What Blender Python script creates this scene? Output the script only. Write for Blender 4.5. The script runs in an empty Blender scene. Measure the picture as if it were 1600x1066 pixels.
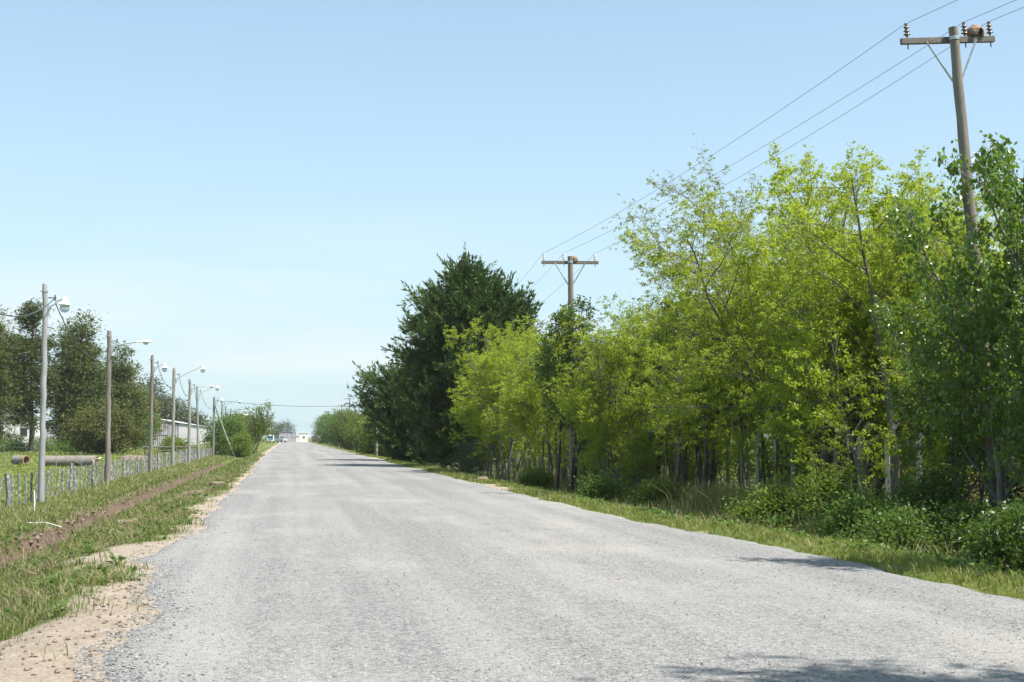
import bpy, bmesh, math, random
import numpy as np
from mathutils import Vector, Matrix

SC = bpy.context.scene
COL = SC.collection
R = math.radians
# ------------------------------------------------------------------ camera, sky, sun, exposure
cam_data = bpy.data.cameras.new('camera')
cam = bpy.data.objects.new('camera', cam_data)
COL.objects.link(cam)
cam_data.sensor_width = 36.0
cam_data.lens = 50.0
cam_data.clip_start = 0.1
cam_data.clip_end = 9000.0
cam.location = (0, 0, 1.6)
YAW, PITCH = math.atan(350 / 2222.22), math.atan(150 / 2222.22)
cam.rotation_euler = (math.pi / 2 + PITCH, 0, -YAW)
cam_data.dof.use_dof = True
cam_data.dof.focus_distance = 38.0
cam_data.dof.aperture_fstop = 8.0
SC.camera = cam

SUN_AZ, SUN_EL = R(124), R(59)           # clockwise from +Y (the road), seen from above
world = bpy.data.worlds.new('World')
SC.world = world
world.use_nodes = True
wn, wl = world.node_tree.nodes, world.node_tree.links
wn.clear()
w_out = wn.new('ShaderNodeOutputWorld')
w_bg = wn.new('ShaderNodeBackground')
w_sky = wn.new('ShaderNodeTexSky')
w_sky.sky_type = 'NISHITA'
w_sky.sun_disc = False
w_sky.sun_elevation = SUN_EL
w_sky.sun_rotation = SUN_AZ
w_sky.altitude = 0
w_sky.air_density = 1.0
w_sky.dust_density = 0.2
w_sky.ozone_density = 0.7
w_bg.inputs['Strength'].default_value = 0.107
# a trace of thin cirrus low over the road
w_tc = wn.new('ShaderNodeTexCoord')
w_map = wn.new('ShaderNodeMapping')
w_map.inputs['Scale'].default_value = (2.0, 2.0, 16.0)
w_noise = wn.new('ShaderNodeTexNoise')
w_noise.inputs['Scale'].default_value = 1.7
w_noise.inputs['Detail'].default_value = 5
w_ramp = wn.new('ShaderNodeValToRGB')
w_ramp.color_ramp.elements[0].position = 0.42
w_ramp.color_ramp.elements[1].position = 0.74
w_ramp.color_ramp.elements[1].color = (0.6, 0.6, 0.6, 1)
w_mix = wn.new('ShaderNodeMix')
w_mix.data_type = 'RGBA'
wl.new(w_tc.outputs['Generated'], w_map.inputs['Vector'])
wl.new(w_map.outputs['Vector'], w_noise.inputs['Vector'])
wl.new(w_noise.outputs['Fac'], w_ramp.inputs['Fac'])
# the pale moist air of a spring day: whitens the sky towards the horizon all the way round
w_sep = wn.new('ShaderNodeSeparateXYZ')
wl.new(w_tc.outputs['Generated'], w_sep.inputs['Vector'])
w_air = wn.new('ShaderNodeValToRGB')
for e, (p, v) in zip((w_air.color_ramp.elements[0], w_air.color_ramp.elements[1], w_air.color_ramp.elements.new(0.2), w_air.color_ramp.elements.new(0.45)), ((0.0, 0.97), (1.0, 0.12), (0.2, 0.46), (0.45, 0.22))):
    e.position = p; e.color = (v, v, v, 1)
wl.new(w_sep.outputs['Z'], w_air.inputs['Fac'])
w_pale = wn.new('ShaderNodeMix')
w_pale.data_type = 'RGBA'
w_pale.inputs['B'].default_value = (2.86, 4.0, 4.42, 1)
wl.new(w_air.outputs['Color'], w_pale.inputs['Factor'])
wl.new(w_sky.outputs['Color'], w_pale.inputs['A'])
w_low = wn.new('ShaderNodeMapRange')          # the cirrus lies low, a few degrees up
w_low.inputs['From Min'].default_value = 0.17
w_low.inputs['From Max'].default_value = 0.08
wl.new(w_sep.outputs['Z'], w_low.inputs['Value'])
w_mul = wn.new('ShaderNodeMath'); w_mul.operation = 'MULTIPLY'
wl.new(w_ramp.outputs['Color'], w_mul.inputs[0]); wl.new(w_low.outputs['Result'], w_mul.inputs[1])
wl.new(w_mul.outputs[0], w_mix.inputs['Factor'])
w_mix.inputs['B'].default_value = (5.0, 5.1, 5.2, 1)
wl.new(w_pale.outputs['Result'], w_mix.inputs['A'])
wl.new(w_mix.outputs['Result'], w_bg.inputs['Color'])
wl.new(w_bg.outputs['Background'], w_out.inputs['Surface'])

sun_data = bpy.data.lights.new('sun', 'SUN')
sun = bpy.data.objects.new('sun', sun_data)
COL.objects.link(sun)
sun_data.energy = 5.0
sun_data.angle = R(0.53)
sun_data.color = (1.0, 0.955, 0.88)
s_dir = Vector((math.sin(SUN_AZ) * math.cos(SUN_EL), math.cos(SUN_AZ) * math.cos(SUN_EL), math.sin(SUN_EL)))
sun.rotation_euler = s_dir.to_track_quat('Z', 'Y').to_euler()
sun.location = s_dir * 60

SC.view_settings.view_transform = 'Standard'
SC.view_settings.look = 'None'
SC.view_settings.gamma = 1.0
SC.view_settings.use_curve_mapping = False
SC.view_settings.exposure = 0.92
SC.cycles.use_denoising = True
SC.cycles.max_bounces = 8
SC.cycles.transparent_max_bounces = 12
SC.cycles.transmission_bounces = 6

# ------------------------------------------------------------------ numeric helpers
def sst(a, b, x):
    t = np.clip((np.asarray(x, float) - a) / (b - a), 0, 1)
    return t * t * (3 - 2 * t)

def vnoise(x, y, seed=0):
    """smooth lattice noise in -1..1"""
    x = np.asarray(x, float); y = np.asarray(y, float)
    xi = np.floor(x).astype(np.int64); yi = np.floor(y).astype(np.int64)
    fx = x - xi; fy = y - yi
    fx = fx * fx * (3 - 2 * fx); fy = fy * fy * (3 - 2 * fy)
    def h(i, j):
        n = (i * 374761393 + j * 668265263 + seed * 1442695041) & 0x7fffffff
        n = ((n ^ (n >> 13)) * 1274126177) & 0x7fffffff
        n = n ^ (n >> 16)
        return (n & 0xffff) / 32767.5 - 1
    a, b, c, d = h(xi, yi), h(xi + 1, yi), h(xi, yi + 1), h(xi + 1, yi + 1)
    return (a + (b - a) * fx) * (1 - fy) + (c + (d - c) * fx) * fy

def fbm(x, y, seed=0, o=3):
    s, a, f = 0, 0.5, 1.0
    for k in range(o):
        s = s + a * vnoise(np.asarray(x) * f, np.asarray(y) * f, seed + k)
        a *= 0.5; f *= 2.1
    return s

def edge_left(Y):
    Y = np.asarray(Y, float)
    e = -1.72 + 0.42 * np.exp(-((Y - 13) / 3.0) ** 2) - 0.28 * np.exp(-((Y - 20.3) / 1.8) ** 2) \
        + 0.55 * sst(12, 8, Y) + 0.12 * sst(21.5, 24.5, Y) * sst(34, 28, Y) - 0.25 * sst(65, 110, Y)
    return e + 0.16 * vnoise(Y * 0.45, 3.3, 5) + 0.09 * vnoise(Y * 1.6, 8.1, 6)

def edge_right(Y):
    Y = np.asarray(Y, float)
    e = 6.65 + 0.85 * sst(34, 12, Y) - 0.1 * sst(60, 130, Y)
    return e + 0.14 * vnoise(Y * 0.33, 5.3, 15) + 0.08 * vnoise(Y * 1.3, 2.1, 16)

def ditch_x(Y):
    Y = np.asarray(Y, float)
    return -4.68 + 0.12 * vnoise(Y * 0.22, 1.0, 31)

def ditch_amt(Y):
    Y = np.asarray(Y, float)
    return sst(4, 12, Y) * sst(135, 90, Y) * (0.82 + 0.25 * vnoise(Y * 0.35, 0.4, 33))

def ground(X, Y):
    X = np.asarray(X, float); Y = np.asarray(Y, float)
    el, er = edge_left(Y), edge_right(Y)
    near = 1 - sst(150, 270, Y)
    zl = -0.45 * sst(el - 0.5, el - 2.2, X)
    dx = X - ditch_x(Y) + 0.10 * vnoise(X * 1.5, Y * 1.1, 41) + 0.05 * vnoise(X * 5, Y * 4, 42)
    cut = sst(-0.36, -0.29, dx) * sst(0.30, 0.0, dx)
    zd = -0.48 * cut * ditch_amt(Y) + 0.11 * np.exp(-((dx + 0.72) / 0.33) ** 2) * ditch_amt(Y)
    field = -0.6 + 0.5 * sst(80, 165, Y)
    zf = (field + 0.45) * sst(-7.9, -10.5, X)
    zr = -0.5 * sst(er + 0.5, er + 2.6, X)
    z = np.where(X < 2, zl + zd + zf, zr) * near
    inside = sst(el - 0.1, el + 0.3, X) * sst(er + 0.1, er - 0.3, X) * sst(470, 440, Y)
    dig = sst(0.75, 0.45, np.abs(dx + 0.2)) * (X < 0) * near
    rough = 0.10 * dig * fbm(X * 3.2, Y * 2.4, 55) + 0.05 * fbm(X * 0.8, Y * 0.8, 51) + 0.022 * fbm(X * 4, Y * 4, 61, 2)
    far = sst(60, 200, np.hypot(X, Y))
    z = z + rough * (1 - inside) * (1 - 0.7 * far) - 0.07 * inside
    return z + 0.4 * sst(45, 120, np.abs(X)) * fbm(X * 0.02, Y * 0.02, 71)

def gz(x, y):
    return float(ground(x, y))

# ------------------------------------------------------------------ mesh helpers
def np_mesh(name, V, F, mat=None, smooth=False):
    """V (n,3), F (m,k) or a list of such arrays with different k"""
    me = bpy.data.meshes.new(name)
    V = np.ascontiguousarray(V, dtype=np.float32)
    Fs = F if isinstance(F, list) else [F]
    Fs = [np.asarray(f, dtype=np.int32) for f in Fs if len(f)]
    me.vertices.add(len(V))
    me.vertices.foreach_set('co', V.ravel())
    loops = np.concatenate([f.ravel() for f in Fs])
    tot = np.concatenate([np.full(len(f), f.shape[1], np.int32) for f in Fs])
    start = np.concatenate([[0], np.cumsum(tot)[:-1]]).astype(np.int32)
    me.loops.add(len(loops))
    me.loops.foreach_set('vertex_index', loops)
    me.polygons.add(len(tot))
    me.polygons.foreach_set('loop_start', start)
    me.polygons.foreach_set('use_smooth', np.full(len(tot), smooth, dtype=bool))
    me.update(calc_edges=True)
    if mat:
        me.materials.append(mat)
    return me

def link(name, me, parent=None, loc=None):
    o = bpy.data.objects.new(name, me)
    COL.objects.link(o)
    if parent is not None:
        o.parent = parent
    if loc is not None:
        o.location = loc
    return o

def tag(o, label=None, cat=None, group=None, kind=None):
    if label: o['label'] = label
    if cat: o['category'] = cat
    if group: o['group'] = group
    if kind: o['kind'] = kind
    return o

def thing(name, label, cat, loc=(0, 0, 0), rot=(0, 0, 0), group=None):
    o = bpy.data.objects.new(name, None)
    COL.objects.link(o)
    o.empty_display_size = 0.2
    o.location = loc
    o.rotation_euler = rot
    return tag(o, label, cat, group)

def copy_thing(src, loc, rotz=0.0, scale=(1, 1, 1), label=None, group=None):
    c = src.copy(); COL.objects.link(c)
    c.location = loc
    c.rotation_euler = (src.rotation_euler[0], src.rotation_euler[1], rotz)
    c.scale = scale
    if label: c['label'] = label
    if group: c['group'] = group
    for ch in list(src.children):
        d = ch.copy(); COL.objects.link(d); d.parent = c
        for g in list(ch.children):
            e = g.copy(); COL.objects.link(e); e.parent = d
    return c

class MB:
    """collects simple shapes, then builds ONE mesh object"""
    def __init__(s):
        s.V = []; s.F = []
    def add(s, v, f):
        n = len(s.V)
        s.V += [tuple(map(float, p)) for p in v]
        s.F += [tuple(i + n for i in q) for q in f]
        return s
    def box(s, c, d, rot=None, taper=1.0):
        v = []
        for z in (-.5, .5):
            k = taper if z > 0 else 1.0
            for x, y in ((-.5, -.5), (.5, -.5), (.5, .5), (-.5, .5)):
                p = Vector((x * d[0] * k, y * d[1] * k, z * d[2]))
                if rot is not None: p = rot @ p
                v.append(p + Vector(c))
        return s.add(v, [(3, 2, 1, 0), (4, 5, 6, 7), (0, 1, 5, 4), (1, 2, 6, 5), (2, 3, 7, 6), (3, 0, 4, 7)])
    def tube(s, pts, rad, n=8, cap=True):
        v, f = tube_arrays(np.array(pts, float), np.broadcast_to(np.asarray(rad, float), (len(pts),)), n)
        f = [tuple(q) for q in f]
        if cap:
            m = len(pts)
            f.append(tuple(range(n - 1, -1, -1)))
            f.append(tuple(range((m - 1) * n, m * n)))
        return s.add(v, f)
    def lathe(s, prof, c=(0, 0, 0), n=16, mat=None):
        """prof: (r, z) list, about z; mat: Matrix applied before c"""
        v, f = [], []
        for r, z in prof:
            for k in range(n):
                a = 2 * math.pi * k / n
                p = Vector((r * math.cos(a), r * math.sin(a), z))
                if mat is not None: p = mat @ p
                v.append(p + Vector(c))
        for i in range(len(prof) - 1):
            for k in range(n):
                k2 = (k + 1) % n
                f.append((i * n + k, i * n + k2, (i + 1) * n + k2, (i + 1) * n + k))
        f.append(tuple(range(n - 1, -1, -1)))
        m = len(prof) - 1
        f.append(tuple(range(m * n, (m + 1) * n)))
        return s.add(v, f)
    def prism(s, poly, axis_len, M):
        """poly in (a,b), extruded along c by axis_len (centred); M maps (a,c,b)"""
        n = len(poly)
        v = [M @ Vector((a, -axis_len / 2, b)) for a, b in poly] + [M @ Vector((a, axis_len / 2, b)) for a, b in poly]
        f = [tuple(range(n)), tuple(range(2 * n - 1, n - 1, -1))]
        f += [(i, i + n, (i + 1) % n + n, (i + 1) % n) for i in range(n)]
        return s.add(v, f)
    def build(s, name, mat, parent=None, smooth=False, bevel=0, loc=None, jitter=0):
        if jitter:
            rr = random.Random(len(s.V))
            s.V = [tuple(c + rr.uniform(-jitter, jitter) for c in p) for p in s.V]
        me = bpy.data.meshes.new(name)
        me.from_pydata(s.V, [], s.F)
        bm = bmesh.new(); bm.from_mesh(me)
        bmesh.ops.recalc_face_normals(bm, faces=bm.faces)
        if bevel:
            bmesh.ops.bevel(bm, geom=list(bm.edges), offset=bevel, segments=1, affect='EDGES', clamp_overlap=True)
        bm.to_mesh(me); bm.free()
        if smooth:
            me.polygons.foreach_set('use_smooth', [True] * len(me.polygons))
            try: me.set_sharp_from_angle(angle=R(45))
            except Exception: pass
        me.materials.append(mat)
        return link(name, me, parent, loc)

def tube_arrays(P, rad, n):
    m = len(P)
    T = np.gradient(P, axis=0)
    T /= np.linalg.norm(T, axis=1, keepdims=True) + 1e-9
    ref = np.array([0.0, 0.0, 1.0]) if abs(T[:, 2].mean()) < 0.8 else np.array([1.0, 0.0, 0.0])
    U = np.cross(T, ref); U /= np.linalg.norm(U, axis=1, keepdims=True) + 1e-9
    W = np.cross(T, U)
    a = np.arange(n) * 2 * np.pi / n
    ring = U[:, None] * np.cos(a)[None, :, None] + W[:, None] * np.sin(a)[None, :, None]
    V = (P[:, None] + ring * np.asarray(rad)[:, None, None]).reshape(-1, 3)
    i = np.arange(m - 1)[:, None] * n; k = np.arange(n)[None]; k2 = (k + 1) % n
    F = np.stack([i + k, i + k2, i + n + k2, i + n + k], -1).reshape(-1, 4)
    return V, F

# ------------------------------------------------------------------ materials
def mat_new(name):
    m = bpy.data.materials.new(name)
    m.use_nodes = True
    nt = m.node_tree
    return m, nt, nt.nodes, nt.links, nt.nodes['Principled BSDF']

def N(nodes, typ, **kw):
    n = nodes.new(typ)
    for k, v in kw.items():
        if k in n.inputs: n.inputs[k].default_value = v
        else: setattr(n, k, v)
    return n

def ramp(nodes, stops):
    r = nodes.new('ShaderNodeValToRGB')
    el = r.color_ramp.elements
    while len(el) < len(stops): el.new(0.5)
    for e, (p, c) in zip(el, stops):
        e.position = p
        e.color = (c[0], c[1], c[2], 1) if len(c) == 3 else c
    return r

def mixc(nodes, links, a, b, fac, blend='MIX'):
    m = nodes.new('ShaderNodeMix'); m.data_type = 'RGBA'; m.blend_type = blend
    for sock, v in (('A', a), ('B', b), ('Factor', fac)):
        if hasattr(v, 'links'): links.new(v, m.inputs[sock])
        elif sock == 'Factor': m.inputs[sock].default_value = v
        else: m.inputs[sock].default_value = (*v, 1)
    return m.outputs['Result']

def wood_mat(name, c1, c2, c3, scale=6.0, stretch=0.08, rough=0.85, bump=0.8):
    m, nt, n, l, b = mat_new(name)
    tc = N(n, 'ShaderNodeTexCoord'); mp = N(n, 'ShaderNodeMapping')
    mp.inputs['Scale'].default_value = (1, 1, stretch)
    oi = N(n, 'ShaderNodeObjectInfo')
    l.new(tc.outputs['Object'], mp.inputs['Vector'])
    l.new(oi.outputs['Random'], mp.inputs['Location'])
    a = N(n, 'ShaderNodeTexNoise', Scale=scale * 4, Detail=5.0)
    bq = N(n, 'ShaderNodeTexNoise', Scale=scale, Detail=4.0, Roughness=0.65)
    l.new(mp.outputs['Vector'], a.inputs['Vector']); l.new(tc.outputs['Object'], bq.inputs['Vector'])
    r1 = ramp(n, [(0.3, c1), (0.7, c2)]); l.new(a.outputs['Fac'], r1.inputs['Fac'])
    r2 = ramp(n, [(0.48, (0, 0, 0)), (0.62, (1, 1, 1))]); l.new(bq.outputs['Fac'], r2.inputs['Fac'])
    c = mixc(n, l, r1.outputs['Color'], c3, r2.outputs['Color'])
    l.new(c, b.inputs['Base Color'])
    b.inputs['Roughness'].default_value = rough
    bp = N(n, 'ShaderNodeBump', Strength=bump, Distance=0.01)
    l.new(a.outputs['Fac'], bp.inputs['Height']); l.new(bp.outputs['Normal'], b.inputs['Normal'])
    return m

def plain_mat(name, c, rough=0.6, metal=0.0, var=0.15, scale=8.0, bump=0.0):
    m, nt, n, l, b = mat_new(name)
    tc = N(n, 'ShaderNodeTexCoord')
    a = N(n, 'ShaderNodeTexNoise', Scale=scale, Detail=4.0)
    l.new(tc.outputs['Object'], a.inputs['Vector'])
    r1 = ramp(n, [(0.3, [x * (1 - var) for x in c]), (0.7, [min(1, x * (1 + var)) for x in c])])
    l.new(a.outputs['Fac'], r1.inputs['Fac']); l.new(r1.outputs['Color'], b.inputs['Base Color'])
    b.inputs['Roughness'].default_value = rough
    b.inputs['Metallic'].default_value = metal
    if bump:
        bp = N(n, 'ShaderNodeBump', Strength=bump, Distance=0.02)
        l.new(a.outputs['Fac'], bp.inputs['Height']); l.new(bp.outputs['Normal'], b.inputs['Normal'])
    return m

def leaf_mat(name, c1, c2, trans, tmix=0.4, rough=0.5, spec=0.3, straw=None):
    """c1..c2 reflectance range over leaves, trans transmitted colour"""
    m, nt, n, l, b = mat_new(name)
    g = N(n, 'ShaderNodeNewGeometry')
    oi = N(n, 'ShaderNodeObjectInfo')
    r1 = ramp(n, [(0.0, c1), (1.0, c2)] if straw is None else [(0.0, c1), (1 - straw[0], c2), (1.02 - straw[0], straw[1]), (1.0, straw[2])])
    l.new(g.outputs['Random Per Island'], r1.inputs['Fac'])
    hs = N(n, 'ShaderNodeHueSaturation')
    mr = N(n, 'ShaderNodeMapRange'); mr.inputs['To Min'].default_value = 0.82; mr.inputs['To Max'].default_value = 1.18
    l.new(oi.outputs['Random'], mr.inputs['Value']); l.new(mr.outputs['Result'], hs.inputs['Value'])
    l.new(r1.outputs['Color'], hs.inputs['Color'])
    l.new(hs.outputs['Color'], b.inputs['Base Color'])
    b.inputs['Roughness'].default_value = rough
    b.inputs['Specular IOR Level'].default_value = spec
    t = N(n, 'ShaderNodeBsdfTranslucent')
    t.inputs['Color'].default_value = (*trans, 1)
    ms = N(n, 'ShaderNodeMixShader'); ms.inputs['Fac'].default_value = tmix
    l.new(b.outputs['BSDF'], ms.inputs[1]); l.new(t.outputs['BSDF'], ms.inputs[2])
    l.new(ms.outputs['Shader'], nt.nodes['Material Output'].inputs['Surface'])
    return m

M = {}
M['pole'] = wood_mat('weathered_pole_wood', (0.20, 0.185, 0.165), (0.33, 0.31, 0.28), (0.26, 0.24, 0.21), 3.0)
M['pole_pale'] = wood_mat('pale_pole_wood', (0.22, 0.225, 0.225), (0.36, 0.365, 0.36), (0.28, 0.28, 0.27), 3.0)
M['pole_brown'] = wood_mat('brown_pole_wood', (0.12, 0.105, 0.088), (0.25, 0.22, 0.185), (0.18, 0.16, 0.135), 2.5)
M['lichen'] = wood_mat('lichened_fence_wood', (0.11, 0.105, 0.097), (0.24, 0.23, 0.21), (0.44, 0.44, 0.40), 9.0, 0.3)
M['crossarm'] = wood_mat('crossarm_wood', (0.10, 0.085, 0.07), (0.20, 0.18, 0.16), (0.14, 0.12, 0.10), 5.0, 1.0)
M['galv'] = plain_mat('galvanised_steel', (0.42, 0.45, 0.48), 0.45, 0.6)
M['darkmetal'] = plain_mat('dark_iron', (0.05, 0.05, 0.055), 0.5, 0.3)
M['wire'] = plain_mat('aluminium_wire', (0.10, 0.105, 0.115), 0.5, 0.2)
M['cable'] = plain_mat('black_cable', (0.06, 0.065, 0.075), 0.5)
M['white'] = plain_mat('white_enamel', (0.78, 0.78, 0.77), 0.35, 0, 0.05)
M['porcelain'] = plain_mat('porcelain', (0.62, 0.58, 0.56), 0.25, 0, 0.1)
M['brownporc'] = plain_mat('brown_porcelain', (0.16, 0.11, 0.09), 0.25, 0, 0.1)
M['mud'] = plain_mat('dried_mud', (0.25, 0.17, 0.115), 0.95, 0, 0.3, 22, 0.8)
M['concrete'] = plain_mat('pale_concrete', (0.50, 0.465, 0.40), 0.9, 0, 0.25, 5, 0.3)
M['pipe'] = plain_mat('concrete_pipe', (0.19, 0.17, 0.15), 0.9, 0, 0.2, 2.5, 0.3)
M['pipe_rim'] = plain_mat('stained_pipe_rim', (0.24, 0.17, 0.085), 0.9, 0, 0.3, 4)
M['bark_grey'] = wood_mat('grey_bark', (0.09, 0.08, 0.067), (0.21, 0.19, 0.162), (0.14, 0.13, 0.112), 8.0, 0.25, 0.95, 0.8)
M['bark_red'] = wood_mat('reddish_bark', (0.075, 0.055, 0.045), (0.15, 0.115, 0.095), (0.11, 0.09, 0.075), 8.0, 0.25, 0.95, 0.8)
M['bark_dark'] = wood_mat('dark_bark', (0.035, 0.03, 0.025), (0.08, 0.065, 0.05), (0.06, 0.05, 0.04), 6.0, 0.2, 0.95, 0.8)
M['deadwood'] = wood_mat('dead_wood', (0.30, 0.25, 0.18), (0.45, 0.38, 0.28), (0.38, 0.32, 0.24), 9.0, 0.1, 0.9)
M['locust'] = leaf_mat('yellow_green_leaf', (0.17, 0.235, 0.02), (0.315, 0.375, 0.036), (0.50, 0.60, 0.036), 0.40, 0.5, 0.25)
M['locust_sparse'] = leaf_mat('pale_young_leaf', (0.15, 0.19, 0.035), (0.25, 0.28, 0.06), (0.36, 0.40, 0.05), 0.4, 0.5, 0.25)
M['glossy'] = leaf_mat('glossy_green_leaf', (0.058, 0.11, 0.015), (0.13, 0.195, 0.03), (0.20, 0.35, 0.02), 0.36, 0.33, 0.5)
M['vine'] = leaf_mat('dark_vine_leaf', (0.042, 0.08, 0.014), (0.095, 0.15, 0.022), (0.12, 0.22, 0.02), 0.3, 0.42, 0.4)
M['cypress'] = leaf_mat('cypress_foliage', (0.028, 0.060, 0.018), (0.105, 0.155, 0.038), (0.08, 0.14, 0.028), 0.2, 0.6, 0.25)
M['casuarina'] = leaf_mat('pine_foliage', (0.045, 0.07, 0.02), (0.13, 0.145, 0.038), (0.13, 0.16, 0.03), 0.28, 0.6, 0.2)
M['olive'] = leaf_mat('olive_leaf', (0.075, 0.09, 0.026), (0.15, 0.15, 0.045), (0.17, 0.19, 0.03), 0.3, 0.6, 0.2)
M['gum'] = leaf_mat('gum_leaf', (0.06, 0.085, 0.05), (0.11, 0.135, 0.07), (0.11, 0.15, 0.05), 0.25, 0.5, 0.3)
M['gum_yellow'] = leaf_mat('yellowish_leaf', (0.10, 0.105, 0.035), (0.19, 0.17, 0.06), (0.18, 0.18, 0.04), 0.25, 0.5, 0.3)
M['fresh'] = leaf_mat('fresh_green_leaf', (0.065, 0.12, 0.024), (0.13, 0.19, 0.042), (0.18, 0.30, 0.04), 0.35, 0.5, 0.3)
M['shrub'] = leaf_mat('shrub_leaf', (0.07, 0.12, 0.022), (0.17, 0.21, 0.035), (0.24, 0.33, 0.035), 0.4, 0.5, 0.25)
ST = (0.22, (0.26, 0.22, 0.12), (0.38, 0.33, 0.20))
M['grass'] = leaf_mat('grass_blade', (0.075, 0.115, 0.026), (0.175, 0.205, 0.058), (0.20, 0.26, 0.05), 0.33, 0.6, 0.15, ST)
M['grass_tall'] = leaf_mat('tall_grass_blade', (0.10, 0.13, 0.035), (0.24, 0.245, 0.085), (0.28, 0.31, 0.08), 0.38, 0.6, 0.15, (0.35, (0.28, 0.25, 0.13), (0.42, 0.37, 0.24)))
M['grass_bright'] = leaf_mat('bright_grass_blade', (0.115, 0.155, 0.032), (0.245, 0.265, 0.07), (0.27, 0.33, 0.055), 0.35, 0.6, 0.15, (0.08, (0.26, 0.25, 0.11), (0.34, 0.31, 0.16)))
M['weed'] = leaf_mat('weed_leaf', (0.055, 0.105, 0.02), (0.125, 0.19, 0.042), (0.18, 0.29, 0.04), 0.35, 0.5, 0.25)
M['brush'] = wood_mat('dry_brush', (0.11, 0.06, 0.045), (0.20, 0.115, 0.085), (0.15, 0.10, 0.08), 6.0, 0.3)

def gravel_mat():
    m, nt, n, l, b = mat_new('road_gravel')
    tc = N(n, 'ShaderNodeTexCoord')
    v = N(n, 'ShaderNodeTexVoronoi', Scale=42.0); v.feature = 'F1'
    l.new(tc.outputs['Object'], v.inputs['Vector'])
    sp = N(n, 'ShaderNodeSeparateColor'); l.new(v.outputs['Color'], sp.inputs['Color'])
    stone = ramp(n, [(0.0, (0.115, 0.112, 0.110)), (0.3, (0.205, 0.200, 0.196)), (0.8, (0.265, 0.258, 0.252)), (1.0, (0.35, 0.34, 0.33))])
    l.new(sp.outputs['Red'], stone.inputs['Fac'])
    gap = ramp(n, [(0.35, (1, 1, 1)), (0.65, (0.72, 0.72, 0.72))])
    l.new(v.outputs['Distance'], gap.inputs['Fac'])
    c = mixc(n, l, stone.outputs['Color'], gap.outputs['Color'], 0.8, 'MULTIPLY')
    # fine pale dust, packed in patches and in tracks along the road
    mp = N(n, 'ShaderNodeMapping'); mp.inputs['Scale'].default_value = (1.05, 0.03, 1)
    mp.inputs['Rotation'].default_value = (0, 0, R(-2.5))
    l.new(tc.outputs['Object'], mp.inputs['Vector'])
    tr = N(n, 'ShaderNodeTexNoise', Scale=1.0, Detail=6.0, Roughness=0.6); l.new(mp.outputs['Vector'], tr.inputs['Vector'])
    trr = ramp(n, [(0.42, (0, 0, 0)), (0.68, (1, 1, 1))]); l.new(tr.outputs['Fac'], trr.inputs['Fac'])
    mp2 = N(n, 'ShaderNodeMapping'); mp2.inputs['Scale'].default_value = (0.35, 0.16, 1)
    l.new(tc.outputs['Object'], mp2.inputs['Vector'])
    pt = N(n, 'ShaderNodeTexNoise', Scale=1.0, Detail=8.0, Roughness=0.68); l.new(mp2.outputs['Vector'], pt.inputs['Vector'])
    ptr = ramp(n, [(0.50, (0, 0, 0)), (0.70, (1, 1, 1))]); l.new(pt.outputs['Fac'], ptr.inputs['Fac'])
    fine = N(n, 'ShaderNodeTexNoise', Scale=120.0, Detail=3.0); l.new(tc.outputs['Object'], fine.inputs['Vector'])
    f1 = mixc(n, l, (0, 0, 0), trr.outputs['Color'], 0.55)
    c = mixc(n, l, c, (0.318, 0.307, 0.297), f1)
    mm = N(n, 'ShaderNodeMath', operation='MULTIPLY'); l.new(ptr.outputs['Color'], mm.inputs[0]); mm.inputs[1].default_value = 0.45
    c = mixc(n, l, c, (0.40, 0.36, 0.315), mm.outputs[0])
    ff = ramp(n, [(0.3, (0.78, 0.78, 0.78)), (0.7, (1.12, 1.12, 1.12))]); l.new(fine.outputs['Fac'], ff.inputs['Fac'])
    c = mixc(n, l, c, ff.outputs['Color'], 1.0, 'MULTIPLY')
    l.new(c, b.inputs['Base Color'])
    b.inputs['Roughness'].default_value = 0.92
    b.inputs['Specular IOR Level'].default_value = 0.2
    inv = N(n, 'ShaderNodeMath', operation='SUBTRACT'); inv.inputs[0].default_value = 1.0; l.new(v.outputs['Distance'], inv.inputs[1])
    bp = N(n, 'ShaderNodeBump', Strength=0.6, Distance=0.016)
    l.new(inv.outputs[0], bp.inputs['Height']); l.new(bp.outputs['Normal'], b.inputs['Normal'])
    return m
M['gravel'] = gravel_mat()
def stone_mat():
    m, nt, n, l, b = mat_new('loose_stone')
    r = ramp(n, [(0, (0.10, 0.098, 0.096)), (0.5, (0.215, 0.21, 0.205)), (1, (0.32, 0.31, 0.30))])
    l.new(N(n, 'ShaderNodeNewGeometry').outputs['Random Per Island'], r.inputs['Fac'])
    l.new(r.outputs['Color'], b.inputs['Base Color'])
    b.inputs['Roughness'].default_value = 0.9
    return m
M['stone'] = stone_mat()

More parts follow.
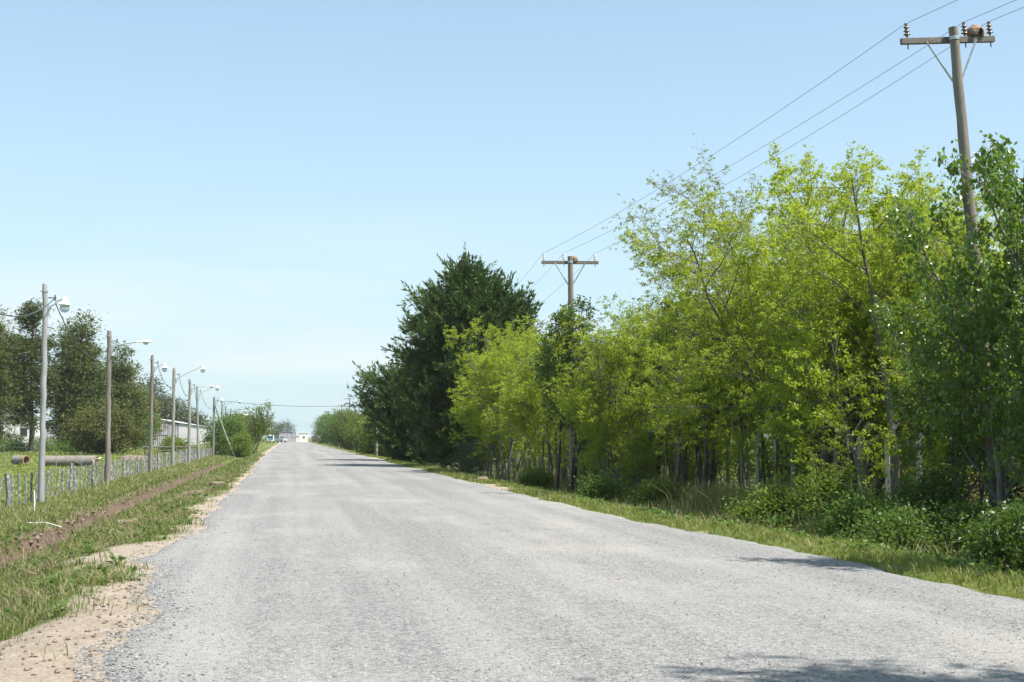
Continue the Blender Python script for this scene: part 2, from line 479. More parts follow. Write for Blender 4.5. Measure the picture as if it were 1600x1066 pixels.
def ground_mat():
    m, nt, n, l, b = mat_new('ground_soil_and_turf')
    tc = N(n, 'ShaderNodeTexCoord')
    P = tc.outputs['Object']
    big = N(n, 'ShaderNodeTexNoise', Scale=0.22, Detail=5.0, Roughness=0.6); l.new(P, big.inputs['Vector'])
    mid = N(n, 'ShaderNodeTexNoise', Scale=2.6, Detail=6.0, Roughness=0.65); l.new(P, mid.inputs['Vector'])
    fin = N(n, 'ShaderNodeTexNoise', Scale=26.0, Detail=5.0, Roughness=0.7); l.new(P, fin.inputs['Vector'])
    g1 = ramp(n, [(0.3, (0.075, 0.115, 0.022)), (0.55, (0.135, 0.16, 0.045)), (0.8, (0.20, 0.195, 0.075))]); l.new(mid.outputs['Fac'], g1.inputs['Fac'])
    g2 = ramp(n, [(0.35, (0.72, 0.85, 0.72)), (0.65, (1.2, 1.1, 1.05))]); l.new(big.outputs['Fac'], g2.inputs['Fac'])
    g3 = ramp(n, [(0.25, (0.55, 0.55, 0.55)), (0.75, (1.3, 1.3, 1.3))]); l.new(fin.outputs['Fac'], g3.inputs['Fac'])
    turf = mixc(n, l, mixc(n, l, g1.outputs['Color'], g2.outputs['Color'], 1.0, 'MULTIPLY'), g3.outputs['Color'], 1.0, 'MULTIPLY')
    s1 = ramp(n, [(0.3, (0.28, 0.226, 0.178)), (0.7, (0.41, 0.345, 0.28))]); l.new(mid.outputs['Fac'], s1.inputs['Fac'])
    s2 = ramp(n, [(0.3, (0.72, 0.70, 0.68)), (0.65, (1.12, 1.12, 1.12))]); l.new(fin.outputs['Fac'], s2.inputs['Fac'])
    soil = mixc(n, l, s1.outputs['Color'], s2.outputs['Color'], 1.0, 'MULTIPLY')
    d1 = ramp(n, [(0.32, (0.055, 0.04, 0.028)), (0.5, (0.125, 0.092, 0.067)), (0.68, (0.23, 0.172, 0.128))]); dn = N(n, 'ShaderNodeTexNoise', Scale=7.0, Detail=9.0, Roughness=0.75); l.new(P, dn.inputs['Vector']); l.new(dn.outputs['Fac'], d1.inputs['Fac'])
    h1 = ramp(n, [(0.3, (0.04, 0.045, 0.02)), (0.7, (0.095, 0.105, 0.045))]); l.new(fin.outputs['Fac'], h1.inputs['Fac'])
    def fac(attr, amp=0.7, lo=0.38, hi=0.62):
        a = N(n, 'ShaderNodeAttribute'); a.attribute_name = attr
        x = N(n, 'ShaderNodeMath', operation='MULTIPLY_ADD')
        sub = N(n, 'ShaderNodeMath', operation='SUBTRACT'); l.new(fin.outputs['Fac'], sub.inputs[0]); sub.inputs[1].default_value = 0.5
        l.new(sub.outputs[0], x.inputs[0]); x.inputs[1].default_value = amp; l.new(a.outputs['Fac'], x.inputs[2])
        r = ramp(n, [(lo, (0, 0, 0)), (hi, (1, 1, 1))]); l.new(x.outputs[0], r.inputs['Fac'])
        return r.outputs['Color']
    c = mixc(n, l, turf, h1.outputs['Color'], fac('litter', 0.9))
    c = mixc(n, l, c, soil, fac('soil', 1.3, 0.22, 0.78))
    c = mixc(n, l, c, d1.outputs['Color'], fac('cut', 0.5))
    l.new(c, b.inputs['Base Color'])
    b.inputs['Roughness'].default_value = 0.95
    b.inputs['Specular IOR Level'].default_value = 0.1
    bp = N(n, 'ShaderNodeBump', Strength=0.8, Distance=0.05)
    l.new(fin.outputs['Fac'], bp.inputs['Height']); l.new(bp.outputs['Normal'], b.inputs['Normal'])
    return m
M['ground'] = ground_mat()

# ------------------------------------------------------------------ the setting: ground, road, loose gravel
def axis(parts):
    out = [np.arange(a, b - 1e-6, s) for a, b, s in parts]
    return np.concatenate(out + [[parts[-1][1]]])
def soil_amt(X, Y):
    el, er = edge_left(Y), edge_right(Y)
    n1 = fbm(X * 0.9, Y * 0.5, 81); n2 = fbm(X * 2.5, Y * 2.0, 85)
    w = 0.02 + 0.30 * sst(-0.1, 0.5, n1) + 0.5 * np.exp(-((Y - 20) / 2.0) ** 2) + 0.25 * np.exp(-((Y - 33) / 3) ** 2) \
        + 0.10 * sst(60, 110, Y) * (1 + 3 * n1) + 0.6 * sst(17.0, 14.5, Y) + 1.3 * sst(14.5, 10.0, Y)
    left = sst(el - w - 0.6, el - w + 0.25, X + 0.25 * n2) * (X < 2)
    w2 = -0.42 + 0.42 * sst(0.05, 0.5, fbm(X * 0.5, Y * 0.25, 91)) + 0.4 * np.exp(-((Y - 47) / 5) ** 2) + 0.3 * sst(70, 110, Y)
    right = sst(er + w2 + 0.3, er + w2 - 0.1, X) * (X > 2)
    spots = sst(0.22, 0.40, fbm(X * 0.8, Y * 0.6, 95)) * (X > -4.2) * (X < -1.5) * 0.75 * sst(16, 20, Y)
    return np.clip(np.maximum(np.maximum(left, right), spots) + 0.18 * n2, 0, 1)
def cut_amt(X, Y):
    dx = X - ditch_x(Y)
    a = sst(-0.54, -0.40, dx + 0.08 * vnoise(X * 3, Y * 1.3, 97)) * sst(0.22, 0.04, dx) * sst(0.1, 0.4, ditch_amt(Y))
    b = 0.6 * sst(0.0, 0.35, fbm(X * 1.4, Y * 0.7, 99)) * sst(-1.1, -0.8, dx) * sst(-0.4, -0.6, dx) * sst(0.1, 0.4, ditch_amt(Y))
    return np.clip(np.maximum(a, b), 0, 1)
def litter_amt(X, Y):
    er = edge_right(Y)
    return sst(er + 1.6, er + 3.6, X + 0.5 * vnoise(X, Y * 0.6, 105)) * sst(26, 21, X) * sst(330, 250, Y) * sst(-20, 0, Y)

def grid_mesh(name, xs, ys, zf, mat, attrs=None):
    X, Y = np.meshgrid(xs, ys)
    Z = zf(X, Y)
    V = np.stack([X, Y, Z], -1).reshape(-1, 3)
    nx, ny = len(xs), len(ys)
    i = np.arange(ny - 1)[:, None] * nx; j = np.arange(nx - 1)[None]
    F = np.stack([i + j, i + j + 1, i + nx + j + 1, i + nx + j], -1).reshape(-1, 4)
    me = np_mesh(name, V, F, mat, True)
    for k, fn in (attrs or {}).items():
        a = me.attributes.new(k, 'FLOAT', 'POINT')
        a.data.foreach_set('value', fn(X, Y).astype(np.float32).ravel())
    return me

gx = axis([(-60, -12, 1.2), (-12, -8.4, 0.4), (-8.4, -6, 0.2), (-6, -0.6, 0.11), (-0.6, 6.2, 0.6), (6.2, 10.6, 0.2), (10.6, 26, 0.6), (26, 60, 2.0)])
gx = np.concatenate([-60 - np.geomspace(4, 3500, 26)[::-1], gx, 60 + np.geomspace(4, 3500, 26)])
gy = axis([(-30, 4, 4.0), (4, 30, 0.22), (30, 80, 0.5), (80, 200, 2.0), (200, 520, 8)])
gy = np.concatenate([-30 - np.geomspace(4, 800, 8)[::-1], gy, 520 + np.geomspace(8, 4500, 22)])
o = link('ground', grid_mesh('ground', gx, gy, ground, M['ground'], {'soil': soil_amt, 'cut': cut_amt, 'litter': litter_amt}))
tag(o, kind='structure')

def road_z(X, Y):
    el, er = edge_left(Y), edge_right(Y)
    n = 0.05 * fbm(X * 2.2, Y * 1.6, 111)
    z = 0.05 * (1 - ((X - 2.5) / 5.0) ** 2) - 0.005
    z = z + 0.012 * fbm(X * 1.2, Y * 0.25, 115) + 0.008 * fbm(X * 5, Y * 5, 118, 2)
    return z - 0.16 * sst(el + 0.3, el - 0.3, X + n * 4) - 0.16 * sst(er - 0.3, er + 0.3, X + n * 4) - 0.6 * np.clip(el - 0.3 - X, 0, 9) - 0.6 * np.clip(X - er - 0.3, 0, 9)
rx = axis([(-2.9, -0.6, 0.07), (-0.6, 6.0, 0.3), (6.0, 8.4, 0.09)])
ry = axis([(-30, 6, 1.5), (6, 30, 0.14), (30, 80, 0.4), (80, 200, 2), (200, 456, 8)])
o = link('road', grid_mesh('road', rx, ry, road_z, M['gravel']))
tag(o, kind='structure')

def stones(name, n, sampler, smin, smax, mat, seed, sink=0.3, zf=None):
    rng = np.random.default_rng(seed)
    X, Y = sampler(rng, n)
    Z = zf(X, Y)
    s = smin + (smax - smin) * rng.random(len(X)) ** 2.5
    base = np.array([(1, 0, 0), (0, 1, 0), (-1, 0, 0), (0, -1, 0), (0, 0, .75), (0, 0, -.6)], float)
    V = base[None] * (0.7 + 0.6 * rng.random((len(X), 6, 1)))
    V = V + rng.normal(0, 0.18, V.shape)
    a = rng.random(len(X)) * 6.28
    ca, sa = np.cos(a)[:, None], np.sin(a)[:, None]
    V = np.stack([V[..., 0] * ca - V[..., 1] * sa * 0.8, V[..., 0] * sa + V[..., 1] * ca * 0.8, V[..., 2] * 0.75], -1)
    V = V * s[:, None, None] * 0.5 + np.stack([X, Y, Z + s * (0.5 - sink) * 0.6], -1)[:, None]
    F = np.array([(0, 1, 4), (1, 2, 4), (2, 3, 4), (3, 0, 4), (1, 0, 5), (2, 1, 5), (3, 2, 5), (0, 3, 5)])
    F = (F[None] + (np.arange(len(X)) * 6)[:, None, None]).reshape(-1, 3)
    return link(name, np_mesh(name, V.reshape(-1, 3), F, mat))
def road_sampler(rng, n):
    Y = 1 / (1 / 8.5 - rng.random(n) * (1 / 8.5 - 1 / 26.0))
    X = rng.uniform(-1.9, 7.6, n)
    k = (X > edge_left(Y) - 0.1) & (X < edge_right(Y) + 0.1) & (X > -2.4 + 0 * Y) & (X < 0.6 * Y + 0.3)
    keep = k & (rng.random(n) < 0.35 + 0.65 * sst(-0.15, 0.3, fbm(X * 0.8, Y * 0.25, 131)))
    return X[keep], Y[keep]
tag(stones('gravel', 32000, road_sampler, 0.007, 0.026, M['stone'], 1, 0.35, road_z), 'loose grey gravel scattered over the near end of the road', 'gravel', kind='stuff')
def berm_sampler(rng, n):
    Y = 1 / (1 / 8.5 - rng.random(n) * (1 / 8.5 - 1 / 45.0))
    X = edge_left(Y) + np.abs(rng.normal(0, 0.28, n)) - 0.12
    k = (X > -0.2 * Y)
    return X[k], Y[k]
tag(stones('loose_gravel', 6000, berm_sampler, 0.012, 0.036, M['stone'], 2, 0.3, lambda x, y: np.maximum(road_z(x, y), ground(x, y))), 'coarser grey gravel thrown up along the left edge of the road', 'gravel', kind='stuff')
M['clod'] = plain_mat('soil_clod', (0.175, 0.13, 0.095), 0.95, 0, 0.35, 14, 0.6)
def clod_sampler(rng, n):
    Y = 1 / (1 / 10 - rng.random(n) * (1 / 10 - 1 / 110.0))
    X = ditch_x(Y) + rng.normal(-0.36, 0.24, n)
    return X, Y
tag(stones('soil_clods', 6500, clod_sampler, 0.03, 0.17, M['clod'], 3, 0.25, ground), 'brown clods of dug soil strewn along the ditch', 'soil', kind='stuff')
def dirt_sampler(rng, n):
    Y = rng.uniform(9, 17, n); X = edge_left(Y) - np.abs(rng.normal(0, 0.6, n))
    return X, Y
tag(stones('dirt_crumbs', 800, dirt_sampler, 0.008, 0.06, M['clod'], 4, 0.3, ground), 'small crumbs of dry earth on the bare shoulder', 'soil', kind='stuff')

# ------------------------------------------------------------------ grass
def blades(name, X, Y, h, w, mat, seed, lean=0.45, zf=ground):
    rng = np.random.default_rng(seed)
    n = len(X)
    Z = zf(X, Y) - 0.01
    a = rng.random(n) * 6.283
    side = np.stack([np.cos(a), np.sin(a), 0 * a], -1)
    b = rng.random(n) * 6.283
    out = np.stack([np.cos(b), np.sin(b), 0 * b], -1) * (lean * (0.3 + rng.random(n)))[:, None]
    base = np.stack([X, Y, Z], -1)
    mid = base + (out * 0.3 + np.array([0, 0, 0.58])) * h[:, None]
    tip = base + (out * 1.05 + np.array([0, 0, 0.93])) * h[:, None]
    hw = side * (w * 0.5)[:, None]
    V = np.stack([base - hw, base + hw, mid + hw * 0.8, mid - hw * 0.8, tip], 1).reshape(-1, 3)
    i = (np.arange(n) * 5)[:, None]
    return link(name, np_mesh(name, V, [i + np.array([0, 1, 2, 3]), i + np.array([3, 2, 4])], mat))

def persp_Y(rng, n, y0, y1, p=1.0):
    """samples Y denser near the camera"""
    u = rng.random(n)
    if p == 1: return y0 * (y1 / y0) ** u
    return 1 / (1 / y0 - u * (1 / y0 - 1 / y1))

def turf(seed, n, y0, y1, x0, x1, hfun, wfun, mat, name, label, keepfun, lean=0.5, p=1.0):
    rng = np.random.default_rng(seed)
    Y = persp_Y(rng, n, y0, y1, p)
    X = rng.uniform(0, 1, n)
    a = x0(Y) if callable(x0) else x0; b = x1(Y) if callable(x1) else x1
    X = a + (b - a) * X
    k = keepfun(X, Y, rng)
    X, Y = X[k], Y[k]
    h = hfun(X, Y, rng); w = wfun(X, Y, rng)
    o = blades(name, X, Y, h, w, mat, seed + 1, lean)
    return tag(o, label, 'grass', kind='stuff')

def clump(X, Y, s, seed):
    return fbm(X * s, Y * s, seed)
turf(201, 105000, 10.5, 130, -4.25, lambda Y: edge_left(Y) + 0.05,
     lambda X, Y, r: (0.03 + 0.10 * r.random(len(X)) ** 1.5) * (1 + 1.1 * clump(X, Y, 1.3, 3)) * (1 + 0.004 * Y) * (1 + 0.9 * sst(0.9, 0.2, X - ditch_x(Y))),
     lambda X, Y, r: 0.004 + 0.003 * r.random(len(X)) + 0.00036 * Y, M['grass'], 'verge_grass',
     'short green grass between the ditch and the left edge of the road',
     lambda X, Y, r: (r.random(len(X)) > 1.0 * 0.85 * soil_amt(X, Y) + 0.15) & (r.random(len(X)) < 0.60 + 1.3 * clump(X, Y, 1.1, 7) + 0.5 * clump(X, Y, 4.0, 8)))
turf(211, 62000, 17, 170, -8.1, lambda Y: ditch_x(Y) - 0.33,
     lambda X, Y, r: (0.08 + 0.22 * r.random(len(X)) ** 1.7) * (1 + 0.9 * clump(X, Y, 0.7, 13)) * (0.7 + 0.3 * sst(-5.3, -6.8, X)),
     lambda X, Y, r: 0.006 + 0.004 * r.random(len(X)) + 0.00035 * Y, M['grass_tall'], 'bank_grass',
     'taller mixed green and straw grass on the bank below the picket fence',
     lambda X, Y, r: (r.random(len(X)) < 0.8 + 0.9 * clump(X, Y, 0.8, 17)), 0.55)
turf(221, 20000, 20, 150, -7.9, lambda Y: ditch_x(Y) - 0.5,
     lambda X, Y, r: (0.08 + 0.16 * r.random(len(X))),
     lambda X, Y, r: 0.008 + 0.00055 * Y + 0 * X, M['grass'], 'bank_turf',
     'green grass low on the left bank', lambda X, Y, r: X < 99, 0.6)
turf(231, 42000, 34, 190, -42, -8.0,
     lambda X, Y, r: (0.05 + 0.07 * r.random(len(X))) * (1 + 0.006 * Y), lambda X, Y, r: 0.012 + 0.00075 * Y + 0 * X, M['grass_bright'], 'field_grass',
     'short bright grass of the open field behind the picket fence', lambda X, Y, r: (X > -0.27 * Y - 1) & (r.random(len(X)) < 0.7 + 0.8 * clump(X, Y, 0.35, 27)), 0.6)
turf(241, 52000, 13, 140, lambda Y: edge_right(Y) - 0.22, lambda Y: edge_right(Y) + 2.4,
     lambda X, Y, r: (0.05 + 0.10 * r.random(len(X))) * (1 + 0.7 * sst(0.9, 2.2, X - edge_right(Y))) * (1 + 0.5 * clump(X, Y, 1.2, 33)),
     lambda X, Y, r: 0.006 + 0.004 * r.random(len(X)) + 0.00038 * Y, M['grass_bright'], 'roadside_grass',
     'bright yellow-green grass strip along the right edge of the road',
     lambda X, Y, r: (X < 0.6 * Y + 0.5) & (r.random(len(X)) > 1.1 * soil_amt(X, Y)) & (r.random(len(X)) < 0.75 + 0.9 * clump(X, Y, 1.0, 37)))
turf(251, 50000, 19, 75, lambda Y: edge_right(Y) + 1.9, 17.5,
     lambda X, Y, r: (0.12 + 0.34 * r.random(len(X)) ** 1.6) * (1 + 1.0 * clump(X, Y, 0.6, 43)),
     lambda X, Y, r: 0.007 + 0.005 * r.random(len(X)) + 0.0003 * Y, M['grass_tall'], 'thicket_grass',
     'rank tall grass under the right-hand trees and round the concrete posts',
     lambda X, Y, r: (X < 0.6 * Y + 0.5) & (r.random(len(X)) < 0.55 + 1.2 * clump(X, Y, 0.45, 47)), 0.6)

M['thatch'] = leaf_mat('dead_thatch', (0.16, 0.13, 0.075), (0.36, 0.31, 0.19), (0.2, 0.17, 0.08), 0.2, 0.8, 0.1)
for nm, sd, n, y0, y1, xa, xb, lab in (('verge_thatch', 261, 26000, 10.5, 70, -4.6, lambda Y: edge_left(Y) - 0.05, 'dead straw lying flat between the grass of the left verge'),
                                       ('roadside_thatch', 265, 9000, 13, 75, lambda Y: edge_right(Y) - 0.05, lambda Y: edge_right(Y) + 3.4, 'dead straw lying flat between the grass of the right verge'),
                                       ('bank_thatch', 269, 16000, 18, 90, -7.8, lambda Y: ditch_x(Y) - 0.35, 'dead straw between the grass of the bank below the fence')):
    turf(sd, n, y0, y1, xa, xb, lambda X, Y, r: 0.05 + 0.13 * r.random(len(X)), lambda X, Y, r: 0.004 + 0.003 * r.random(len(X)) + 0.0003 * Y, M['thatch'], nm, lab,
         lambda X, Y, r: (X < 0.6 * Y + 0.5) & (soil_amt(X, Y) < 0.35) & (r.random(len(X)) < 0.6 + 1.2 * clump(X, Y, 1.7, 63)), 2.0)

# ------------------------------------------------------------------ trees: growth, leaves
def nrm(v):
    return v / (np.linalg.norm(v, axis=-1, keepdims=True) + 1e-9)

def perp_dir(rng, d, ang, az=None):
    """a direction at angle ang from d"""
    ref = np.array([0, 0, 1.0]) if abs(d[2]) < 0.9 else np.array([1.0, 0, 0])
    u = np.cross(d, ref); u /= np.linalg.norm(u); w = np.cross(d, u)
    az = rng.random() * 6.283 if az is None else az
    return d * math.cos(ang) + (u * math.cos(az) + w * math.sin(az)) * math.sin(ang)

def grow(rng, p, d, L, r, lev, P, B, A):
    n = max(3, int(round(L / P['seg'][lev])))
    pts = [p]; ds = [d]
    wob, trop = P['wob'][lev], P['trop'][lev]
    bias = P.get('bias')
    for i in range(n):
        d = d + rng.normal(0, wob, 3)
        d[2] += trop
        if bias is not None and lev > 0: d = d + bias * 0.06
        d = d / np.linalg.norm(d)
        p = p + d * (L / n)
        pts.append(p); ds.append(d)
    rad = r * (1 - (1 - P['tip'][lev]) * np.linspace(0, 1, n + 1) ** 0.8)
    if lev == 0 and P.get('flare'): rad[0] *= P['flare']
    B.append((np.array(pts), rad, P['sides'][lev]))
    if lev >= P['leaflev']:
        k = max(1, int(L / P['space'][lev]))
        t = P['leaf0'][lev] + (1 - P['leaf0'][lev]) * rng.random(k)
        f = t * n; i0 = np.minimum(f.astype(int), n - 1); fr = (f - i0)[:, None]
        pa = np.array(pts); da = np.array(ds)
        A.append((pa[i0] * (1 - fr) + pa[i0 + 1] * fr, da[i0 + 1]))
    if lev < P['max']:
        nc = int(round(P['nc'][lev] * rng.uniform(.8, 1.2)))
        az0 = rng.random() * 6.28
        for k in range(nc):
            t = P['t0'][lev] + (1 - P['t0'][lev]) * ((k + rng.random()) / nc)
            f = t * n; i = min(int(f), n - 1); fr = f - i
            q = pts[i] * (1 - fr) + pts[i + 1] * fr
            ang = max(0.15, rng.normal(P['ang'][lev], 0.16))
            c = perp_dir(rng, ds[i + 1], ang, az0 + k * 2.4 + rng.normal(0, 0.5))
            Lc = L * P['lr'][lev] * (P['prof'][lev](t)) * rng.uniform(.7, 1.2)
            if Lc < 0.12: continue
            rc = min(rad[i] * 0.75, P['r'][lev + 1] * (0.6 + 0.6 * rng.random()) * max(0.4, Lc / (L * P['lr'][lev])))
            grow(rng, q, c, Lc, rc, lev + 1, P, B, A)

def tubes_mesh(name, B, mat):
    Vs, Fs, o = [], [], 0
    for pts, rad, n in B:
        v, f = tube_arrays(pts, rad, n)
        Vs.append(v); Fs.append(f + o); o += len(v)
    return np_mesh(name, np.concatenate(Vs), np.concatenate(Fs), mat, True)

def leaves_mesh(name, rng, pos, tw, L, W, mat, droop=0.2, spread=0.8, follow=0.5, up=1.0, fold=0.18, curl=0.15, jit=0.03, folded=False):
    n = len(pos)
    d = nrm(tw * follow + rng.normal(0, spread, (n, 3)) * np.array([1, 1, 0.7]) + np.array([0, 0, -droop]))
    nn = rng.normal(0, 0.6, (n, 3)) + np.array([0, 0, up])
    s = nrm(np.cross(d, nn)); nn = np.cross(s, d)
    l = (L * (0.65 + 0.7 * rng.random(n)))[:, None]; w = (W * (0.7 + 0.6 * rng.random(n)))[:, None]
    p = pos + rng.normal(0, jit, (n, 3))
    mid = p + d * l * 0.5
    if not folded:
        sk = rng.normal(0, 0.10, (n, 1)) * l
        V = np.stack([p, mid + s * w * .5 + nn * (l * fold + sk), p + d * l - nn * l * curl, mid - s * w * .5 + nn * (l * fold - sk)], 1).reshape(-1, 3)
        return np_mesh(name, V, (np.arange(n) * 4)[:, None] + np.array([0, 3, 2, 1]), mat)
    V = np.stack([p, mid + s * w * .5 + nn * l * fold, p + d * l - nn * l * curl, mid, mid - s * w * .5 + nn * l * fold], 1).reshape(-1, 3)
    i = (np.arange(n) * 5)[:, None]
    F = np.concatenate([i + np.array([0, 3, 2, 1]), i + np.array([0, 4, 2, 3])])
    return np_mesh(name, V, F, mat)

def blades_mesh(name, rng, pos, d, L, W, mat):
    """single lance-shaped facets along d (needle sprays)"""
    n = len(pos)
    s = nrm(np.cross(d, rng.normal(0, 1, (n, 3))))
    l = (L * (0.6 + 0.8 * rng.random(n)))[:, None]; w = (W * (0.6 + 0.8 * rng.random(n)))[:, None]
    V = np.stack([pos, pos + d * l * .4 + s * w * .5, pos + d * l, pos + d * l * .4 - s * w * .5], 1).reshape(-1, 3)
    F = (np.arange(n) * 4)[:, None] + np.array([0, 1, 2, 3])
    return np_mesh(name, V, F, mat)

def make_tree(name, label, cat, group, P, stems, seed, bark, leaf, lk, loc=(0, 0, 0)):
    """stems: list of (x, y, dir, length, radius)"""
    rng = np.random.default_rng(seed)
    B, A = [], []
    for x, y, d, L, r in stems:
        d = np.array(d, float); d /= np.linalg.norm(d)
        grow(rng, np.array([x, y, -0.12]), d, L, r, 0, P, B, A)
    t = thing(name, label, cat, loc, group=group)
    link('trunk', tubes_mesh('trunk', B, M[bark]), t)
    pos = np.concatenate([a[0] for a in A]); tw = np.concatenate([a[1] for a in A])
    k = pos[:, 2] > lk.get('zmin', 0.4)
    if leaf == 'locust':                                      # bare pockets between the leafy sprays
        q3 = sum(np.sin(pos @ np.array(v) + c) for v, c in (((2.1, .7, 1.3), seed), ((-.9, 2.3, 1.7), 1.3 * seed), ((1.2, -1.6, 2.6), 2.1 * seed)))
        k &= rng.random(len(pos)) < np.clip(0.88 + 0.36 * q3, 0.12, 1)
    if 'thin' in lk: k &= rng.random(len(pos)) < lk['thin'](pos)
    kw = {a: b for a, b in lk.items() if a not in ('zmin', 'thin', 'tuft')}
    pos, tw = pos[k], tw[k]
    if 'tuft' in lk:
        q, rad = lk['tuft']
        pos = np.repeat(pos, q, 0) + rng.normal(0, rad, (len(pos) * q, 3)) * np.array([1, 1, 0.45])
        tw = np.repeat(tw, q, 0)
    link('crown', leaves_mesh('crown', rng, pos, tw, mat=M[leaf], **kw), t)
    return t

one = lambda t: 1.0
LOC = dict(seg=(0.5, 0.35, 0.2, 0.14), wob=(0.07, 0.12, 0.16, 0.2), trop=(0.05, 0.03, 0.0, 0.0), tip=(0.15, 0.2, 0.3, 0.4),
           sides=(7, 5, 3, 3), r=(0.1, 0.035, 0.012, 0.005), nc=(16, 9, 6), t0=(0.24, 0.2, 0.12), ang=(0.95, 0.85, 0.8),
           lr=(0.46, 0.45, 0.5), prof=(lambda t: 1.15 - 0.75 * t, lambda t: 1.1 - 0.6 * t, one), max=3, leaflev=2,
           space=(1, 1, 0.24, 0.115), leaf0=(0, 0, 0.3, 0.25), flare=1.35)
def LP(**k):
    d = dict(LOC); d.update(k); return d
LK = dict(L=0.088, W=0.034, droop=0.05, spread=0.9, follow=0.8, up=1.5, jit=0.012, zmin=0.7, tuft=(8, 0.040))

G_TH = 'young trees crowding the right side of the road'
L_TH = 'slender many-stemmed tree with fresh yellow-green leaves in the dense thicket right of the road'
def stemset(seed, k, h, r, spread=0.3, lean=0.14):
    rg = random.Random(seed)
    return [(rg.uniform(-spread, spread), rg.uniform(-spread, spread), (rg.uniform(-lean, lean), rg.uniform(-lean, lean), 1), h * rg.uniform(.75, 1.05), r * rg.uniform(.7, 1.1)) for _ in range(k)]

def place(t, x, y, rz=0.0, s=1.0, label=None, dz=0.0):
    t.location = (x, y, gz(x, y) + dz); t.rotation_euler[2] = rz; t.scale = (s, s, s)
    if label: t['label'] = label
    return t

# broad single-trunk locusts behind the concrete posts
big = [make_tree('locust_tree', L_TH, 'tree', G_TH, LP(), [(0, 0, (0.05, 0.02, 1), 7.6, 0.13)], 301, 'bark_grey', 'locust', LK),
       make_tree('locust_tree', L_TH, 'tree', G_TH, LP(nc=(18, 9, 6)), [(0, 0, (-0.08, 0.05, 1), 7.2, 0.11), (0.25, 0.2, (0.22, -0.08, 1), 6.4, 0.08)], 302, 'bark_grey', 'locust', dict(LK))]
big.append(make_tree('locust_tree', L_TH, 'tree', G_TH, LP(nc=(13, 9, 6), t0=(0.30, 0.2, 0.12), lr=(0.44, 0.45, 0.5), ang=(0.85, 0.8, 0.8), trop=(0.012, 0.03, 0.0, 0.0), wob=(0.09, 0.12, 0.16, 0.2), r=(0.1, 0.04, 0.013, 0.005)),
    [(0, 0, (-0.42, -0.1, 1), 9.2, 0.12), (0.12, 0.1, (0.3, -0.16, 1), 8.8, 0.10), (-0.1, 0.12, (-0.1, 0.25, 1), 9.4, 0.12), (0.1, -0.1, (0.02, -0.34, 1), 8.6, 0.09), (-0.12, 0, (-0.62, 0.2, 1), 8.2, 0.09)], 303, 'bark_grey', 'locust', LK | {'zmin': 1.6}))
# thicket of many thin stems, bare below, leafy above
multi = [make_tree('thicket_tree', L_TH, 'tree', G_TH, LP(nc=(8, 7, 5), t0=(0.40, 0.2, 0.15), lr=(0.36, 0.48, 0.5), ang=(0.8, 0.8, 0.8)), stemset(5, 8, 6.6, 0.055, 0.8), 311, 'bark_grey', 'locust', LK),
         make_tree('thicket_tree', L_TH, 'tree', G_TH, LP(nc=(11, 7, 5), t0=(0.36, 0.2, 0.15), lr=(0.36, 0.48, 0.5), ang=(0.85, 0.8, 0.8)), stemset(8, 4, 6.0, 0.06, 0.5, 0.2), 312, 'bark_grey', 'locust', LK),
         make_tree('thicket_tree', L_TH, 'tree', G_TH, LP(nc=(8, 7, 5), t0=(0.44, 0.2, 0.15), lr=(0.38, 0.48, 0.5), ang=(0.8, 0.8, 0.8)), stemset(11, 8, 7.2, 0.05, 0.9, 0.12), 313, 'bark_grey', 'locust', LK)]
# leaning outwards over the road, branches swept to -X
multi.append(make_tree('thicket_tree', L_TH, 'tree', G_TH, LP(nc=(12, 8, 6), t0=(0.26, 0.15, 0.12), lr=(0.46, 0.46, 0.5), ang=(0.85, 0.75, 0.8), bias=np.array([-1.0, -0.1, 0.15])), stemset(14, 4, 6.6, 0.06, 0.4, 0.16), 314, 'bark_grey', 'locust', LK))
# leafy saplings
sap = [make_tree('sapling', 'leafy yellow-green sapling in the tall grass before the concrete posts', 'sapling', None, LP(nc=(14, 7, 4), t0=(0.1, 0.15, 0.1), lr=(0.34, 0.45, 0.5), r=(0.05, 0.016, 0.007, 0.004)), [(0, 0, (0.02, 0, 1), 4.0, 0.035)], 321, 'bark_grey', 'locust', LK | {'zmin': 0.3}),
       make_tree('sapling', 'thin light-barked sapling beside the concrete posts', 'sapling', None, LP(nc=(9, 5, 4), t0=(0.3, 0.15, 0.1), lr=(0.3, 0.45, 0.5), r=(0.05, 0.014, 0.007, 0.004)), stemset(17, 2, 4.2, 0.03, 0.2), 322, 'bark_grey', 'locust', LK)]
# the high, half-bare tree against the sky
def sparse_thin(p):
    return np.where(p[:, 0] < -0.5, 0.62, 0.8)
tall = make_tree('tall_sparse_tree', 'tall half-bare tree with reddish spreading limbs rising above the yellow-green thicket', 'tree', None,
                 LP(nc=(18, 12, 7), t0=(0.32, 0.2, 0.15), lr=(0.74, 0.42, 0.5), ang=(1.0, 0.8, 0.8), wob=(0.07, 0.13, 0.2, 0.24), trop=(0.05, 0.035, 0.012, 0.0), r=(0.2, 0.06, 0.02, 0.008), space=(1, 1, 0.28, 0.13),
                    prof=(lambda t: 1.1 - 0.62 * t, lambda t: 1.1 - 0.6 * t, one), bias=np.array([-0.8, -0.1, 0.05])),
                 [(0, 0, (-0.06, 0, 1), 10.2, 0.19)], 333, 'bark_red', 'locust_sparse', LK | dict(L=0.085, W=0.034, thin=sparse_thin, tuft=(5, 0.03)))

